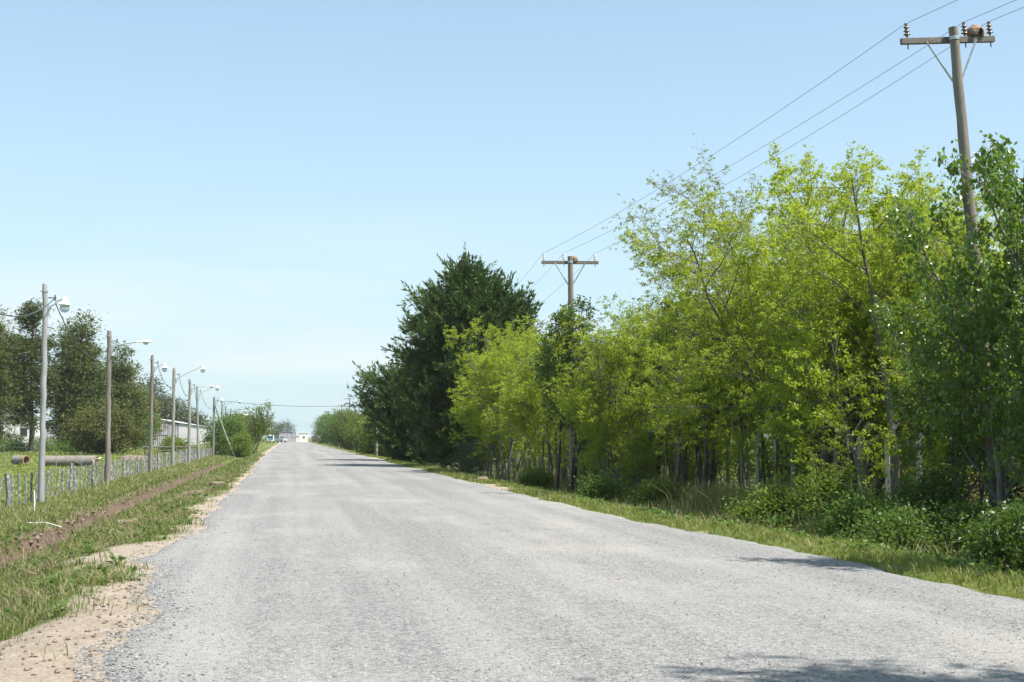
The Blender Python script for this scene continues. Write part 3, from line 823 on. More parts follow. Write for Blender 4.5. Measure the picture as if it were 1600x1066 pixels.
und = [make_tree('twiggy_shrub', 'twiggy', 'shrub', None, LP(nc=(7, 6, 4), t0=(0.12, 0.1, 0.1), lr=(0.42, 0.5, 0.5), ang=(0.9, 0.8, 0.8), wob=(0.1, 0.16, 0.2, 0.24), r=(0.03, 0.012, 0.006, 0.004), space=(1, 1, 1.6, 0.9)), stemset(41, 8, 3.4, 0.028, 0.8, 0.22), 336, 'bark_grey', 'locust', LK | {'zmin': 0.4, 'tuft': (5, 0.03)}),
       make_tree('twiggy_shrub', 'twiggy', 'shrub', None, LP(nc=(8, 6, 5), t0=(0.1, 0.1, 0.1), lr=(0.45, 0.5, 0.5), ang=(0.9, 0.8, 0.8), wob=(0.1, 0.16, 0.2, 0.24), r=(0.03, 0.012, 0.006, 0.004), space=(1, 1, 0.9, 0.6)), stemset(43, 6, 3.0, 0.024, 0.7, 0.25), 337, 'bark_grey', 'locust', LK | {'zmin': 0.2, 'tuft': (5, 0.03)})]
G_UN, L_UN = 'twiggy undergrowth between the thicket stems', 'grey twiggy half-leafless shrub filling the thicket between the slender trees'
rg = random.Random(99)
first = {}
for k in range(44):
    y = 33 + 38 * (k + rg.random()) / 44
    x = 10.9 + max(0, (46 - y) * 0.16) + rg.random() ** 1.3 * 6.5 - (0.9 if y > 56 else 0)
    if y < 46: x = max(x, 15.2 + rg.random() * 3)
    i = k % 2; s = rg.uniform(.8, 1.3)
    if i not in first:
        first[i] = 1; und[i].location = (x, y, gz(x, y)); tag(und[i], L_UN, 'shrub', G_UN)
    else:
        copy_thing(und[i], (x, y, gz(x, y)), rg.uniform(0, 6.28), (s, s, s), L_UN, G_UN)
place(tall, 16.6, 45.0)
# (kind, index, x, y, rot, scale, own label)
rows = [
 ('m', 3, 9.6, 66.0, 0.0, 1.02, 'yellow-green tree reaching furthest left over the road edge, before the dark cypress'),
 ('m', 0, 10.4, 62.5, 1.0, 1.08, 'dense yellow-green tree in the clump before the right half of the tall cypress'), ('m', 1, 9.4, 60.0, 2.2, 0.92, 'low yellow-green tree closest to the road edge left of the second utility pole'), ('m', 2, 11.2, 68.5, 0.4, 1.02, None),
 ('m', 3, 10.6, 57.0, 0.25, 1.0, 'yellow-green tree with boughs reaching left, just left of the second utility pole'), ('m', 1, 12.0, 54.5, 4.0, 1.0, None), ('m', 2, 11.8, 50.8, 2.0, 0.95, None),
 ('m', 3, 11.0, 47.6, -0.2, 0.98, 'yellow-green tree with long low boughs just right of the second utility pole'), ('m', 0, 12.4, 46.0, 3.3, 0.98, 'yellow-green tree behind the one with long low boughs, right of the second utility pole'), ('m', 1, 11.6, 43.2, 0.8, 0.98, 'many-stemmed yellow-green tree in the middle of the thicket front, left of the splintered stake'),
 ('m', 2, 15.0, 43.4, 5.0, 1.02, 'many-stemmed tree behind the leftmost bent concrete posts'), ('m', 3, 15.3, 40.8, 0.1, 1.0, 'yellow-green tree whose boughs hang over the largest grass clump'), ('m', 0, 14.6, 39.8, 2.6, 1.12, None), ('m', 1, 14.4, 36.6, 5.6, 1.15, 'yellow-green tree rising between the bent concrete posts and the thick dark trunk'),
 ('b', 0, 13.1, 36.0, 0.7, 1.10, 'broad yellow-green tree with a thick dark trunk left of the leafy sapling'), ('b', 2, 15.0, 37.6, 0.6, 0.97, 'widest spreading yellow-green tree with dark limbs fanning out behind the concrete posts'), ('b', 2, 15.2, 33.6, 4.6, 0.74, 'wide spreading yellow-green tree behind the tallest sapling'), ('b', 2, 17.4, 43.0, 4.4, 0.98, None), ('b', 1, 15.6, 36.2, 0.9, 1.10, None), ('b', 0, 16.6, 40.0, 4.1, 1.18, None), ('b', 1, 13.6, 32.4, 2.4, 1.12, 'tallest bright yellow-green tree, its round top left of the nearest utility pole'),
 ('b', 0, 15.4, 33.2, 3.9, 0.98, 'broad yellow-green tree behind the tallest sapling, right of the tallest round top'), ('b', 1, 16.4, 36.6, 5.4, 1.12, None), ('b', 0, 15.2, 29.6, 5.2, 0.90, 'yellow-green crown showing between the glossy trees and the tallest round top'),
 ('b', 0, 18.0, 40.5, 2.0, 1.15, None), ('m', 2, 15.6, 42.8, 1.6, 1.1, None), ('m', 1, 14.6, 47.0, 0.5, 1.1, None), ('b', 1, 17.4, 48.5, 4.4, 1.05, None),
 ('m', 0, 13.9, 51.5, 5.1, 1.08, None), ('m', 2, 15.6, 56.0, 3.0, 1.05, None), ('m', 1, 13.4, 58.8, 1.9, 1.0, None), ('m', 0, 13.2, 64.5, 0.2, 1.02, None), ('m', 2, 16.2, 62.0, 2.9, 1.02, None),
 ('b', 1, 19.6, 53.0, 0.3, 1.0, None), ('b', 0, 21.0, 45.0, 1.1, 1.05, None), ('b', 1, 20.4, 36.5, 2.8, 1.1, None),
 ('m', 0, 18.2, 56.8, 1.2, 1.05, None), ('m', 1, 15.0, 70.0, 2.5, 1.0, None), ('m', 2, 23.5, 40.0, 0.6, 1.1, None), ('m', 0, 23.0, 51.0, 3.9, 1.1, None),
]
used = set()
for kind, i, x, y, rz, s, lab in rows:
    if y < 46.5 and x < 16: x += 0.7
    if kind == 'b': s *= 1.04
    src = (multi if kind == 'm' else big)[i]
    if (kind, i) not in used:
        used.add((kind, i)); place(src, x, y, rz, s)
        if lab: src['label'] = lab; del src['group']
        continue
    c = copy_thing(src, (x, y, gz(x, y)), rz, (s, s, s * random.Random(int(x * 99)).uniform(.95, 1.05)), lab or L_TH, G_TH)
    if lab: del c['group']
place(sap[0], 12.3, 29.8, 0.3, 1.08)
place(sap[1], 13.2, 40.2, 1.0, 1.0)
for x, y, rz, s, lab in [(14.9, 31.6, 2.2, 0.8, 'small yellow-green sapling behind the bent concrete posts at the right'), (12.4, 34.0, 4.2, 0.62, 'low bushy yellow-green sapling left of the tallest sapling'), (13.1, 27.3, 1.4, 0.6, 'low leafy sapling just left of the nearest utility pole')]:
    copy_thing(sap[0], (x, y, gz(x, y)), rz, (s, s, s), lab)

# glossy dark-leaved trees at the near right
GL = LP(nc=(18, 8, 5), t0=(0.12, 0.15, 0.1), lr=(0.34, 0.42, 0.5), ang=(0.75, 0.75, 0.8), trop=(0.06, 0.05, 0.03, 0.0), space=(1, 1, 0.075, 0.042))
gk = dict(L=0.10, W=0.068, droop=0.75, spread=0.7, follow=0.25, up=0.3, fold=0.06, curl=0.06, jit=0.04, zmin=1.7)
gl = make_tree('poplar_tree', 'dark glossy-leaved tree climbing round the nearest utility pole', 'tree', None, GL, stemset(21, 3, 7.9, 0.08, 0.35, 0.12), 341, 'bark_grey', 'glossy', gk)
place(gl, 13.25, 24.9, 0.9, 0.98); gl.scale[2] = 1.14
for x, y, rz, s, lab in [(14.2, 23.6, 2.0, 1.0, 'dark glossy-leaved tree at the right edge of the picture, tallest of its kind'), (13.0, 22.6, 4.0, 0.72, 'dark glossy-leaved tree overhanging the verge at the right edge'),
                         (13.6, 27.4, 1.0, 0.80, 'glossy green tree leaning out left of the nearest utility pole'), (15.2, 25.6, 3.2, 1.05, 'glossy green tree deep behind the nearest utility pole'), (14.2, 21.0, 5.0, 0.95, 'glossy tree just beyond the right edge of the picture')]:
    copy_thing(gl, (x, y, gz(x, y)), rz, (s, s, s * (1.22 if 'tallest' in lab else 1.05)), lab)
vn = make_tree('vine_covered_tree', 'dark green leafy tree tangled round the second utility pole', 'tree', None,
               LP(nc=(16, 8, 5), t0=(0.3, 0.1, 0.1), lr=(0.3, 0.42, 0.5), ang=(0.8, 0.75, 0.8), trop=(0.05, 0.06, 0.03, 0.0), space=(1, 1, 0.06, 0.034)), stemset(27, 3, 7.2, 0.07, 0.5, 0.1), 345, 'bark_dark', 'vine', gk | dict(droop=0.5, zmin=1.5))
place(vn, 10.5, 52.2, 0.4, 0.97)
copy_thing(vn, (12.9, 49.6, gz(12.9, 49.6)), 2.3, (0.95, 0.95, 0.95), 'dark green leafy tree among the yellow-green crowns right of the second utility pole')

# off to the right beside the camera: the tree that throws the shade across the near end of the road
copy_thing(gl, (8.9, 3.9, gz(8.9, 3.9)), 2.6, (1.6, 1.6, 2.0), 'tallest glossy tree beside the viewpoint, seen only by its shade on the gravel')
copy_thing(gl, (10.4, 2.2, gz(10.4, 2.2)), 0.6, (1.6, 1.6, 1.65), 'second glossy tree beside the viewpoint, seen only by its shade')
copy_thing(gl, (11.4, 2.6, gz(11.4, 2.6)), 4.0, (1.4, 1.4, 1.3), 'third glossy tree beside the viewpoint, seen only by its shade')
copy_thing(gl, (11.5, 14.6, gz(11.5, 14.6)), 4.6, (1.2, 1.2, 1.5), 'glossy tree just outside the right edge of the picture, its shade on the road edge')

# cypresses
def cypress(name, label, seed, leaders, rfun, nprim, zlow, loc, rz=0.0, plume=1.25, nb=26):
    rng = np.random.default_rng(seed)
    B = []; PP = []; PD = []
    for li, (lx, ly, h, share) in enumerate(leaders):
        z = np.linspace(0, 1, 10)
        sway = rng.normal(0, 0.10, (10, 2)).cumsum(0) * 0.4
        pts = np.stack([lx * z ** 0.8 + sway[:, 0] * z, ly * z ** 0.8 + sway[:, 1] * z, -0.15 + (h + 0.15) * z], -1)
        B.append((pts, (0.26 if li == 0 else 0.13) * (1 - z) + 0.015, 8))
        for k in range(int(nprim * share)):
            t = rng.random() ** 0.85
            zz = zlow + (h - 0.3 - zlow) * t
            zz = max(zlow, (math.floor(zz / 0.85) + 0.5) * 0.85 + rng.normal(0, 0.13))
            zz = min(zz, h - 0.25)
            c = np.array([np.interp(zz, pts[:, 2], pts[:, i]) for i in range(3)])
            az = rng.random() * 6.283
            Rr = rfun(zz, az) * rng.uniform(.72, 1.15) * (1.0 if li == 0 else 0.75)
            d = np.array([math.cos(az), math.sin(az), rng.uniform(-0.05, 0.45)]); d /= np.linalg.norm(d)
            n = 7
            s = np.linspace(0, 1, n)
            bp = c + d * (s * Rr)[:, None] + np.array([0, 0, 1.0]) * (0.26 * Rr * s ** 2.2)[:, None]
            bp += rng.normal(0, 0.05, (n, 3)) * s[:, None]
            B.append((bp, 0.035 * (1 - s) + 0.008, 3))
            m = max(4, int(4.6 * Rr + 3))
            for q in range(m):
                u = 0.28 + 0.72 * ((q + rng.random()) / m) ** 0.8
                o = np.array([np.interp(u, s, bp[:, i]) for i in range(3)])
                pd = d * 0.85 + rng.normal(0, 0.36, 3) + np.array([-0.12, 0, 0.45])
                PP.append(o); PD.append(pd / np.linalg.norm(pd))
        for q in range(16):                                  # the leader's own tip
            o = pts[-1] - np.array([0, 0, rng.random() * 1.1]); pd = np.array([rng.normal(0, .35), rng.normal(0, .35), 1.0])
            PP.append(o); PD.append(pd / np.linalg.norm(pd))
    PP = np.array(PP); PD = np.array(PD); n = len(PP)
    pl = plume * (0.6 + 0.7 * rng.random(n))
    t = rng.random((n, nb)) ** 0.9
    pos = PP[:, None] + PD[:, None] * (t * pl[:, None])[..., None] + rng.normal(0, 1, (n, nb, 3)) * (0.085 * (1.1 - t))[..., None]
    d = nrm(PD[:, None] * 0.9 + rng.normal(0, 0.42, (n, nb, 3)) + np.array([0, 0, 0.25]))
    tr = thing(name, label, 'tree', loc, (0, 0, rz))
    link('trunk', tubes_mesh('trunk', B, M['bark_dark']), tr)
    link('crown', blades_mesh('crown', rng, pos.reshape(-1, 3), d.reshape(-1, 3), 0.30, 0.075, M['cypress']), tr)
    return tr
def rf_main(z, az):
    base = np.interp(z, [0.5, 2.0, 4.0, 6.0, 7.6, 9.0, 10.2, 11.2], [2.6, 2.9, 3.3, 3.2, 2.5, 1.7, 0.9, 0.3])
    return float(base)
cypress('cypress_tree', 'tall dark green cypress with a ragged many-pointed top', 351, [(0.1, 0, 11.1, 1.0), (0.9, 0.5, 10.8, .3), (2.0, -0.3, 9.8, .3), (2.9, 0.6, 8.8, .3)], rf_main, 200, 0.25, (9.5, 77.0, gz(9.5, 77) - 0.05))
def rf_low(z, az):
    return float(np.interp(z, [0.5, 2.0, 4.0, 5.5, 7.0], [2.2, 3.0, 2.9, 1.9, 0.5]))
cypress('cypress_tree', 'lower spreading cypress overhanging the road left of the tall one', 352, [(0, 0, 6.6, 1.0), (-2.2, -0.5, 6.1, .5), (1.6, .3, 7.0, .5)], rf_low, 120, 0.3, (8.9, 97.0, gz(8.9, 97) - 0.25))
cypress('cypress_tree', 'dark cypress at the back between the tall cypress and the yellow-green thicket', 353, [(0, 0, 8.6, 1.0), (1.6, .3, 8.0, .5)], lambda z, a: rf_low(z * 0.8, a), 90, 0.8, (11.9, 87.0, gz(11.9, 87) - 0.6))

# clump-built crowns for what stands further off
def clump_tree(name, label, cat, seed, loc, h, rad, zc, mats, nclump=60, per=70, leaf=(0.4, 0.14), cr=0.55, trunk_r=0.2, shell=0.45, flat=1.0, limb=True, group=None, droop=0.2, cone=None, stems=1, spread=0.8, up=0.8):
    """crown ellipsoid: radius rad, centre height zc, half height h - zc; cone: optional radius factor f(0..1) by height"""
    rng = np.random.default_rng(seed)
    hh = h - zc
    u = nrm(rng.normal(0, 1, (nclump, 3)))
    q = shell + (1 - shell) * rng.random((nclump, 1)) ** 0.6
    c = u * q * np.array([rad, rad, hh]) * (0.86 + 0.28 * rng.random((nclump, 1)))
    if cone is not None:
        f = np.array([cone(min(1, max(0, (z / hh + 1) / 2))) for z in c[:, 2]])[:, None]
        c[:, :2] *= f
    c[:, 2] += zc
    c[:, 2] = np.maximum(c[:, 2], 0.25)
    sz = cr * (0.6 + 0.8 * rng.random((nclump, 1, 1)))
    pos = c[:, None] + rng.normal(0, 1, (nclump, per, 3)) * sz * np.array([1, 1, 0.62 * flat])
    tw = nrm(pos - c[:, None]) + np.array([0, 0, 0.2])
    pos = pos.reshape(-1, 3); tw = tw.reshape(-1, 3)
    k = pos[:, 2] > 0.1
    t = thing(name, label, cat, loc, group=group)
    B = []
    for sI in range(stems):
        sx = (rng.normal(0, rad * 0.18), rng.normal(0, rad * 0.18)) if stems > 1 else (0, 0)
        zt = np.linspace(0, 1, 7)
        tp = np.stack([sx[0] * (0.4 + zt), sx[1] * (0.4 + zt), -0.2 + (h * 0.88) * zt], -1) + np.append(rng.normal(0, 0.05 * h * 0.12, (7, 2)), np.zeros((7, 1)), 1)
        B.append((tp, trunk_r * (1 - 0.85 * zt), 7))
    if limb:
        for j in rng.choice(nclump, min(nclump, 36), replace=False):
            tp = B[rng.integers(stems)][0]
            z0 = max(0.3, min(c[j, 2] - 0.25 * np.linalg.norm(c[j, :2]), tp[-1, 2]))
            a = np.array([np.interp(z0, tp[:, 2], tp[:, i]) for i in range(3)])
            s = np.linspace(0, 1, 5)[:, None]
            bp = a + (c[j] - a) * s + np.array([0, 0, 0.12]) * np.sin(s * 3.14) * np.linalg.norm(c[j] - a)
            B.append((bp, trunk_r * 0.28 * (1 - 0.8 * s[:, 0]), 4))
    link('trunk', tubes_mesh('trunk', B, M[mats[0]]), t)
    link('crown', leaves_mesh('crown', rng, pos[k], tw[k], leaf[0], leaf[1], M[mats[1]], droop=droop, spread=spread, follow=0.6, up=up, jit=0.02), t)
    return t

# low broad-leaved rosettes mixed into both verges
def rosettes(name, seed, n, y0, y1, xa, xb, label):
    rng = np.random.default_rng(seed)
    Y = persp_Y(rng, n, y0, y1); a = xa(Y); X = a + (xb(Y) - a) * rng.random(n)
    k = (soil_amt(X, Y) < 0.7) & (X < 0.6 * Y + 0.5) & (rng.random(n) < 0.6 + 1.2 * clump(X, Y, 0.9, 73))
    X, Y = X[k], Y[k]; m = len(X); q = 9
    sz = 0.6 + 0.8 * rng.random(m)
    az = rng.random((m, q)) * 6.283; el = rng.uniform(0.1, 0.9, (m, q))
    d = np.stack([np.cos(az) * np.cos(el), np.sin(az) * np.cos(el), np.sin(el)], -1)
    pos = np.stack([X, Y, ground(X, Y)], -1)[:, None] + rng.random((m, q, 1)) * np.array([0, 0, 0.10]) + rng.normal(0, .02, (m, q, 3))
    o = link(name, leaves_mesh(name, rng, pos.reshape(-1, 3), d.reshape(-1, 3), 0.11, 0.05, M['weed'], folded=True, droop=0, spread=0.2, follow=1.0, up=1.2, fold=0.05, curl=0.25, jit=0.01))
    tag(o, label, 'weeds', kind='stuff')
rosettes('verge_weeds', 571, 450, 12, 70, lambda Y: -4.3 + 0 * Y, lambda Y: edge_left(Y) - 0.1, 'low broad-leaved weeds mixed into the grass of the left verge')
rosettes('roadside_weeds', 573, 1700, 15, 60, lambda Y: edge_right(Y) + 0.5, lambda Y: edge_right(Y) + 3.6, 'low broad-leaved weeds mixed into the grass of the right verge')
rosettes('bank_weeds', 575, 450, 20, 70, lambda Y: -7.8 + 0 * Y, lambda Y: ditch_x(Y) - 0.5, 'low broad-leaved weeds in the grass of the left bank')

# ------------------------------------------------------------------ trees and shrubs further off
def gat(x, y, dz=-0.05): return (x, y, gz(x, y) + dz)
cas_cone = lambda t: 1.25 - 0.85 * t
cas = dict(leaf=(0.48, 0.085), mats=('bark_dark', 'casuarina'), droop=0.15, spread=0.7, up=0.4)
clump_tree('pine_tree', 'dark airy pine at the far left edge of the field', 'tree', 401, gat(-31.6, 163), 16.2, 3.2, 8.8, nclump=85, per=144, cr=0.52, trunk_r=0.3, cone=cas_cone, shell=0.2, **cas)
clump_tree('pine_tree', 'tallest dark airy pine, behind the nearest street lamp', 'tree', 402, gat(-28.4, 166), 17.4, 3.0, 9.6, nclump=95, per=144, cr=0.50, trunk_r=0.34, cone=cas_cone, shell=0.2, **cas)
clump_tree('pine_tree', 'slim dark pine just right of the nearest street lamp', 'tree', 403, gat(-25.8, 175), 15.6, 1.9, 9.5, nclump=55, per=136, cr=0.55, trunk_r=0.25, cone=lambda t: 1.2 - 0.7 * t, shell=0.2, **cas)
clump_tree('pine_tree', 'broad olive-green pine with a pointed top behind the round bush', 'tree', 404, gat(-23.4, 168), 15.4, 3.4, 7.8, nclump=130, per=161, cr=0.585, trunk_r=0.36, cone=lambda t: 1.22 - 0.95 * t, shell=0.25, **cas)
clump_tree('pine_tree', 'lower olive-green pine behind the second street lamp', 'tree', 405, gat(-20.0, 178), 12.2, 3.2, 6.4, nclump=90, per=153, cr=0.58, trunk_r=0.3, cone=lambda t: 1.2 - 0.8 * t, shell=0.25, **cas)
clump_tree('pine_tree', 'dark pine standing behind the others at the left edge', 'tree', 406, gat(-36.5, 190), 15.5, 3.6, 8.0, nclump=90, per=136, cr=0.58, trunk_r=0.3, cone=cas_cone, shell=0.2, **cas)
clump_tree('round_tree', 'low rounded olive-green tree with a short dark trunk beside the concrete pipe', 'tree', 407, gat(-18.3, 148), 4.75, 3.35, 2.45, ('bark_dark', 'olive'), nclump=190, per=95, leaf=(0.26, 0.13), cr=0.42, trunk_r=0.3, shell=0.55)
clump_tree('yellowish_tree', 'tall yellowish tree behind the second street lamp', 'tree', 408, gat(-27.6, 235), 13.4, 4.6, 8.2, ('bark_grey', 'gum_yellow'), nclump=90, per=80, leaf=(0.5, 0.2), cr=0.8, trunk_r=0.3)
clump_tree('yellowish_tree', 'smaller yellowish tree right of the olive pines', 'tree', 409, gat(-24.2, 240), 9.6, 3.2, 5.4, ('bark_grey', 'gum_yellow'), nclump=70, per=80, leaf=(0.5, 0.2), cr=0.7, trunk_r=0.25)
clump_tree('green_tree', 'bright green small tree beside the long grey sheds', 'tree', 410, gat(-18.9, 186), 5.4, 2.3, 2.9, ('bark_grey', 'fresh'), nclump=80, per=70, leaf=(0.3, 0.14), cr=0.45, trunk_r=0.15)
for k, (x, y, h, rd, lab) in enumerate([(-36.5, 335, 14.2, 5.0, 'distant blue-green gum tree left of the third street lamp'), (-31.6, 338, 14.6, 4.6, 'distant blue-green gum tree with the highest top behind the sheds'), (-27.4, 340, 11.8, 4.2, 'distant blue-green gum tree right of the fourth street lamp'),
                                        (-45, 345, 13.0, 5.2, 'distant gum tree behind the olive pines'), (-23.0, 345, 7.0, 3.0, 'small distant green tree above the shed roof')]):
    clump_tree('gum_tree', lab, 'tree', 420 + k, gat(x, y), h, rd, h * 0.62, ('bark_grey', 'gum'), nclump=70, per=60, leaf=(0.7, 0.26), cr=0.95, trunk_r=0.35)
clump_tree('roadside_bush', 'dark green bush round the leaning brace of the wooden pole', 'bush', 431, gat(-6.4, 153), 4.5, 1.9, 2.1, ('bark_dark', 'fresh'), nclump=75, per=80, leaf=(0.24, 0.1), cr=0.42, trunk_r=0.1)
clump_tree('roadside_bush', 'lower light green bush on the bank beside the upright twiggy tree', 'bush', 432, gat(-4.6, 146), 2.4, 1.1, 1.0, ('bark_grey', 'shrub'), nclump=50, per=80, leaf=(0.2, 0.09), cr=0.3, trunk_r=0.06)
UP = LP(nc=(9, 7, 3), t0=(0.15, 0.2, 0.15), lr=(0.5, 0.42, 0.5), ang=(0.6, 0.5, 0.6), trop=(0.04, 0.06, 0.05, 0.02), space=(1, 1, 0.11, 0.09))
tw = make_tree('upright_tree', 'upright twiggy tree with thin olive-green leaves beside the road on the left', 'tree', None, UP, stemset(33, 4, 5.0, 0.07, 0.5, 0.3), 433, 'bark_red', 'shrub', dict(L=0.22, W=0.07, droop=-0.3, spread=0.5, follow=0.9, up=0.5, jit=0.06, zmin=0.9))
place(tw, -4.0, 168, 0, 1.18)
copy_thing(tw, gat(-5.9, 182), 2.0, (1.15, 1.15, 1.05), 'second upright twiggy tree a little further along the left bank')
for k, (x, y, h, rd, mt, lab) in enumerate([(-6.6, 205, 4.2, 1.7, 'olive', 'olive bush on the left bank behind the upright twiggy trees'), (-6.6, 250, 5.2, 2.0, 'gum_yellow', 'yellowish small tree on the left before the white van'), (-8.2, 300, 6.0, 2.4, 'shrub', 'green small tree on the left just before the white van'),
                                            (-9.6, 345, 6.4, 3.0, 'olive', 'olive tree left of the white van'), (-9.0, 230, 5.0, 2.4, 'fresh', 'green bush behind the far end of the picket fence'), (-1.5, 492, 7.2, 3.4, 'gum', 'grey-green tree behind the far grey wall at the end of the road'), (-5.5, 500, 7.8, 3.4, 'gum', 'grey-green tree behind the pickup at the end of the road')]):
    clump_tree('far_tree', lab, 'tree', 440 + k, gat(x, y), h, rd, h * 0.56, ('bark_grey', mt), nclump=60, per=60, leaf=(0.34, 0.15), cr=0.55, trunk_r=0.14)
for k, (x, y, h, rd, mt, lab) in enumerate([(10.2, 121, 3.9, 2.1, 'shrub', 'nearest yellow-green shrub beyond the overhanging cypress'), (8.9, 131, 4.3, 1.9, 'shrub', 'yellow-green shrub around the bare wooden pole beyond the cypress'), (10.8, 142, 4.9, 2.3, 'shrub', 'taller yellow-green shrub behind the bare wooden pole'),
                                            (9.2, 156, 4.3, 2.1, 'olive', 'dull olive shrub on the right verge beyond the cypresses'), (9.6, 178, 5.3, 2.3, 'shrub', 'bushy light green shrub midway along the far right hedge'), (9.0, 205, 5.4, 2.2, 'olive', 'olive-green shrub in the middle of the far right hedge'),
                                            (9.2, 235, 6.2, 2.5, 'fresh', 'green leafy tree in the far right hedge under the far utility poles'), (8.9, 270, 6.6, 2.6, 'fresh', 'taller green tree near the far end of the right hedge'), (8.6, 312, 7.2, 2.7, 'fresh', 'far rounded green tree at the far end of the right hedge'),
                                            (8.9, 355, 6.4, 2.6, 'fresh', 'last green tree on the right before the dark red gate'), (13.2, 190, 5.6, 2.8, 'shrub', 'light green shrub set back behind the far right hedge'), (13.0, 260, 6.6, 3.0, 'olive', 'olive tree set back behind the far right hedge'), (14.0, 120, 5.0, 2.8, 'shrub', 'shrub set back behind the overhanging cypress')]):
    clump_tree('hedge_shrub', lab, 'shrub', 460 + k, gat(x, y), h, rd, h * 0.5, ('bark_grey', mt), nclump=95, per=75, leaf=(0.28, 0.12), cr=0.46, trunk_r=0.1, stems=3, shell=0.4)
for k, (x, y, h, rd, mt, lab) in enumerate([(-33, 178, 1.3, 2.2, 'weed', 'low weedy bush under the leftmost pines'), (-25.5, 182, 1.7, 2.4, 'fresh', 'low bright bush between the pine trunks'), (-22.2, 160, 1.2, 1.6, 'weed', 'low dark weedy bush behind the concrete pipe'),
                                            (-29.8, 186, 1.6, 2.6, 'fresh', 'low bush behind the tallest pine trunk'), (-12.0, 160, 1.6, 1.6, 'shrub', 'low green bush beside the dark pipe rail')]):
    clump_tree('low_bush', lab, 'bush', 480 + k, gat(x, y), h, rd, h * 0.45, ('bark_grey', mt), nclump=40, per=70, leaf=(0.22, 0.1), cr=0.36, trunk_r=0.05, limb=False, stems=2)
# background of the thicket: sunlit scrub beyond the trees
scr = []
for k, (x, y, h, rd) in enumerate([(24, 62, 3.2, 3.0), (21.5, 70, 3.4, 3.0), (27, 54, 3.0, 3.2), (29, 46, 3.2, 3.4), (28, 38, 3.0, 3.2), (18, 80, 3.4, 2.8), (26, 31, 2.8, 3.0), (31, 62, 4.4, 3.6), (34, 50, 4.6, 3.8), (33, 40, 4.4, 3.6), (24, 78, 4.4, 3.4)]):
    if k < 2:
        scr.append(clump_tree('scrub_bush', 'green scrub glimpsed between the thicket stems', 'bush', 500 + k, gat(x, y), h, rd, h * 0.45, ('bark_grey', 'shrub' if k else 'fresh'), nclump=70, per=60, leaf=(0.24, 0.11), cr=0.5, trunk_r=0.07, limb=False, stems=2, group='green scrub behind the thicket'))
    else:
        copy_thing(scr[k % 2], gat(x, y), k * 1.3, (rd / 3.0, rd / 3.0, h / 3.3))

# undergrowth on the right
clump_tree('leafy_bush', 'dark leafy bush at the right edge of the verge', 'bush', 520, gat(11.6, 21.3), 1.2, 0.8, 0.55, ('bark_dark', 'vine'), nclump=60, per=70, leaf=(0.08, 0.05), cr=0.18, trunk_r=0.03, limb=False, stems=3)
clump_tree('leafy_bush', 'dark tangle of ivy at the foot of the nearest utility pole', 'bush', 521, gat(14.1, 25.3), 2.0, 0.8, 1.0, ('bark_dark', 'vine'), nclump=60, per=70, leaf=(0.09, 0.055), cr=0.22, trunk_r=0.03, limb=False, stems=3)
clump_tree('leafy_bush', 'pale rounded grey-green bush at the near foot of the tall cypress', 'bush', 522, gat(8.7, 67.5), 1.9, 0.7, 1.0, ('bark_grey', 'gum'), nclump=40, per=60, leaf=(0.09, 0.045), cr=0.2, trunk_r=0.03, limb=False, stems=2)
for k, (x, y, h, rd, mt, lab) in enumerate([(10.7, 19.6, 1.1, 0.8, 'vine', 'dark leafy bush lowest at the right edge of the picture'), (11.3, 22.6, 1.0, 0.7, 'vine', 'dark leafy bush in front of the nearest utility pole'), (12.5, 26.4, 1.5, 0.7, 'vine', 'dark leafy bush just left of the foot of the nearest utility pole'),
                                             (10.1, 22.6, 0.8, 0.6, 'weed', 'low bright leafy bush right of the grey tree stump'), (10.6, 25.3, 1.0, 0.65, 'weed', 'low bright leafy bush behind the grey tree stump'), (10.4, 30.2, 1.0, 0.6, 'shrub', 'low pale green bush by the bright broad-leaved weed'),
                                             (11.4, 29.0, 1.5, 0.7, 'shrub', 'yellow-green bush under the tallest sapling'), (10.3, 39.0, 0.9, 0.55, 'shrub', 'low green bush left of the splintered stake'), (9.7, 44.0, 0.9, 0.5, 'weed', 'small leafy bush before the thicket stems'), (9.3, 53.4, 0.9, 0.5, 'shrub', 'small round bush left of the second utility pole')]):
    clump_tree('leafy_bush', lab, 'bush', 560 + k, gat(x, y), h, rd, h * 0.48, ('bark_dark', mt), nclump=70, per=70, leaf=(0.085, 0.045), cr=0.17, trunk_r=0.03, limb=False, stems=3)
def weed(x, y, s, seed, label):
    rng = np.random.default_rng(seed)
    n = 46
    az = rng.random(n) * 6.283; el = rng.uniform(0.25, 1.25, n)
    d = np.stack([np.cos(az) * np.cos(el), np.sin(az) * np.cos(el), np.sin(el)], -1)
    pos = np.stack([rng.normal(0, 0.12, n), rng.normal(0, 0.12, n), rng.uniform(0, 0.3, n)], -1)
    t = thing('broadleaf_weed', label, 'weed', gat(x, y, 0.0))
    link('foliage', leaves_mesh('foliage', rng, pos, d, 0.30, 0.12, M['weed'], folded=True, droop=0.0, spread=0.15, follow=1.0, up=1.4, fold=0.04, curl=0.25, jit=0.01), t)
    B = [(np.array([[0, 0, -0.05], [0.01, 0, 0.2], [0, 0.02, 0.45 * (0.6 + 0.4 * j)]]) + np.array([0.06 * j, 0.04 * j, 0]), np.array([0.012, 0.01, 0.004]), 4) for j in (-1, 0, 1)]
    link('stem', tubes_mesh('stem', B, M['weed']), t)
    t.scale = (s, s, s)
weed(10.2, 28.8, 1.0, 531, 'bright broad-leaved weed at the grass edge below the leafy sapling')
weed(10.7, 28.2, 0.8, 532, 'smaller broad-leaved weed right of the bright one at the grass edge')
weed(10.0, 23.6, 0.75, 533, 'broad-leaved weed just left of the grey tree stump')
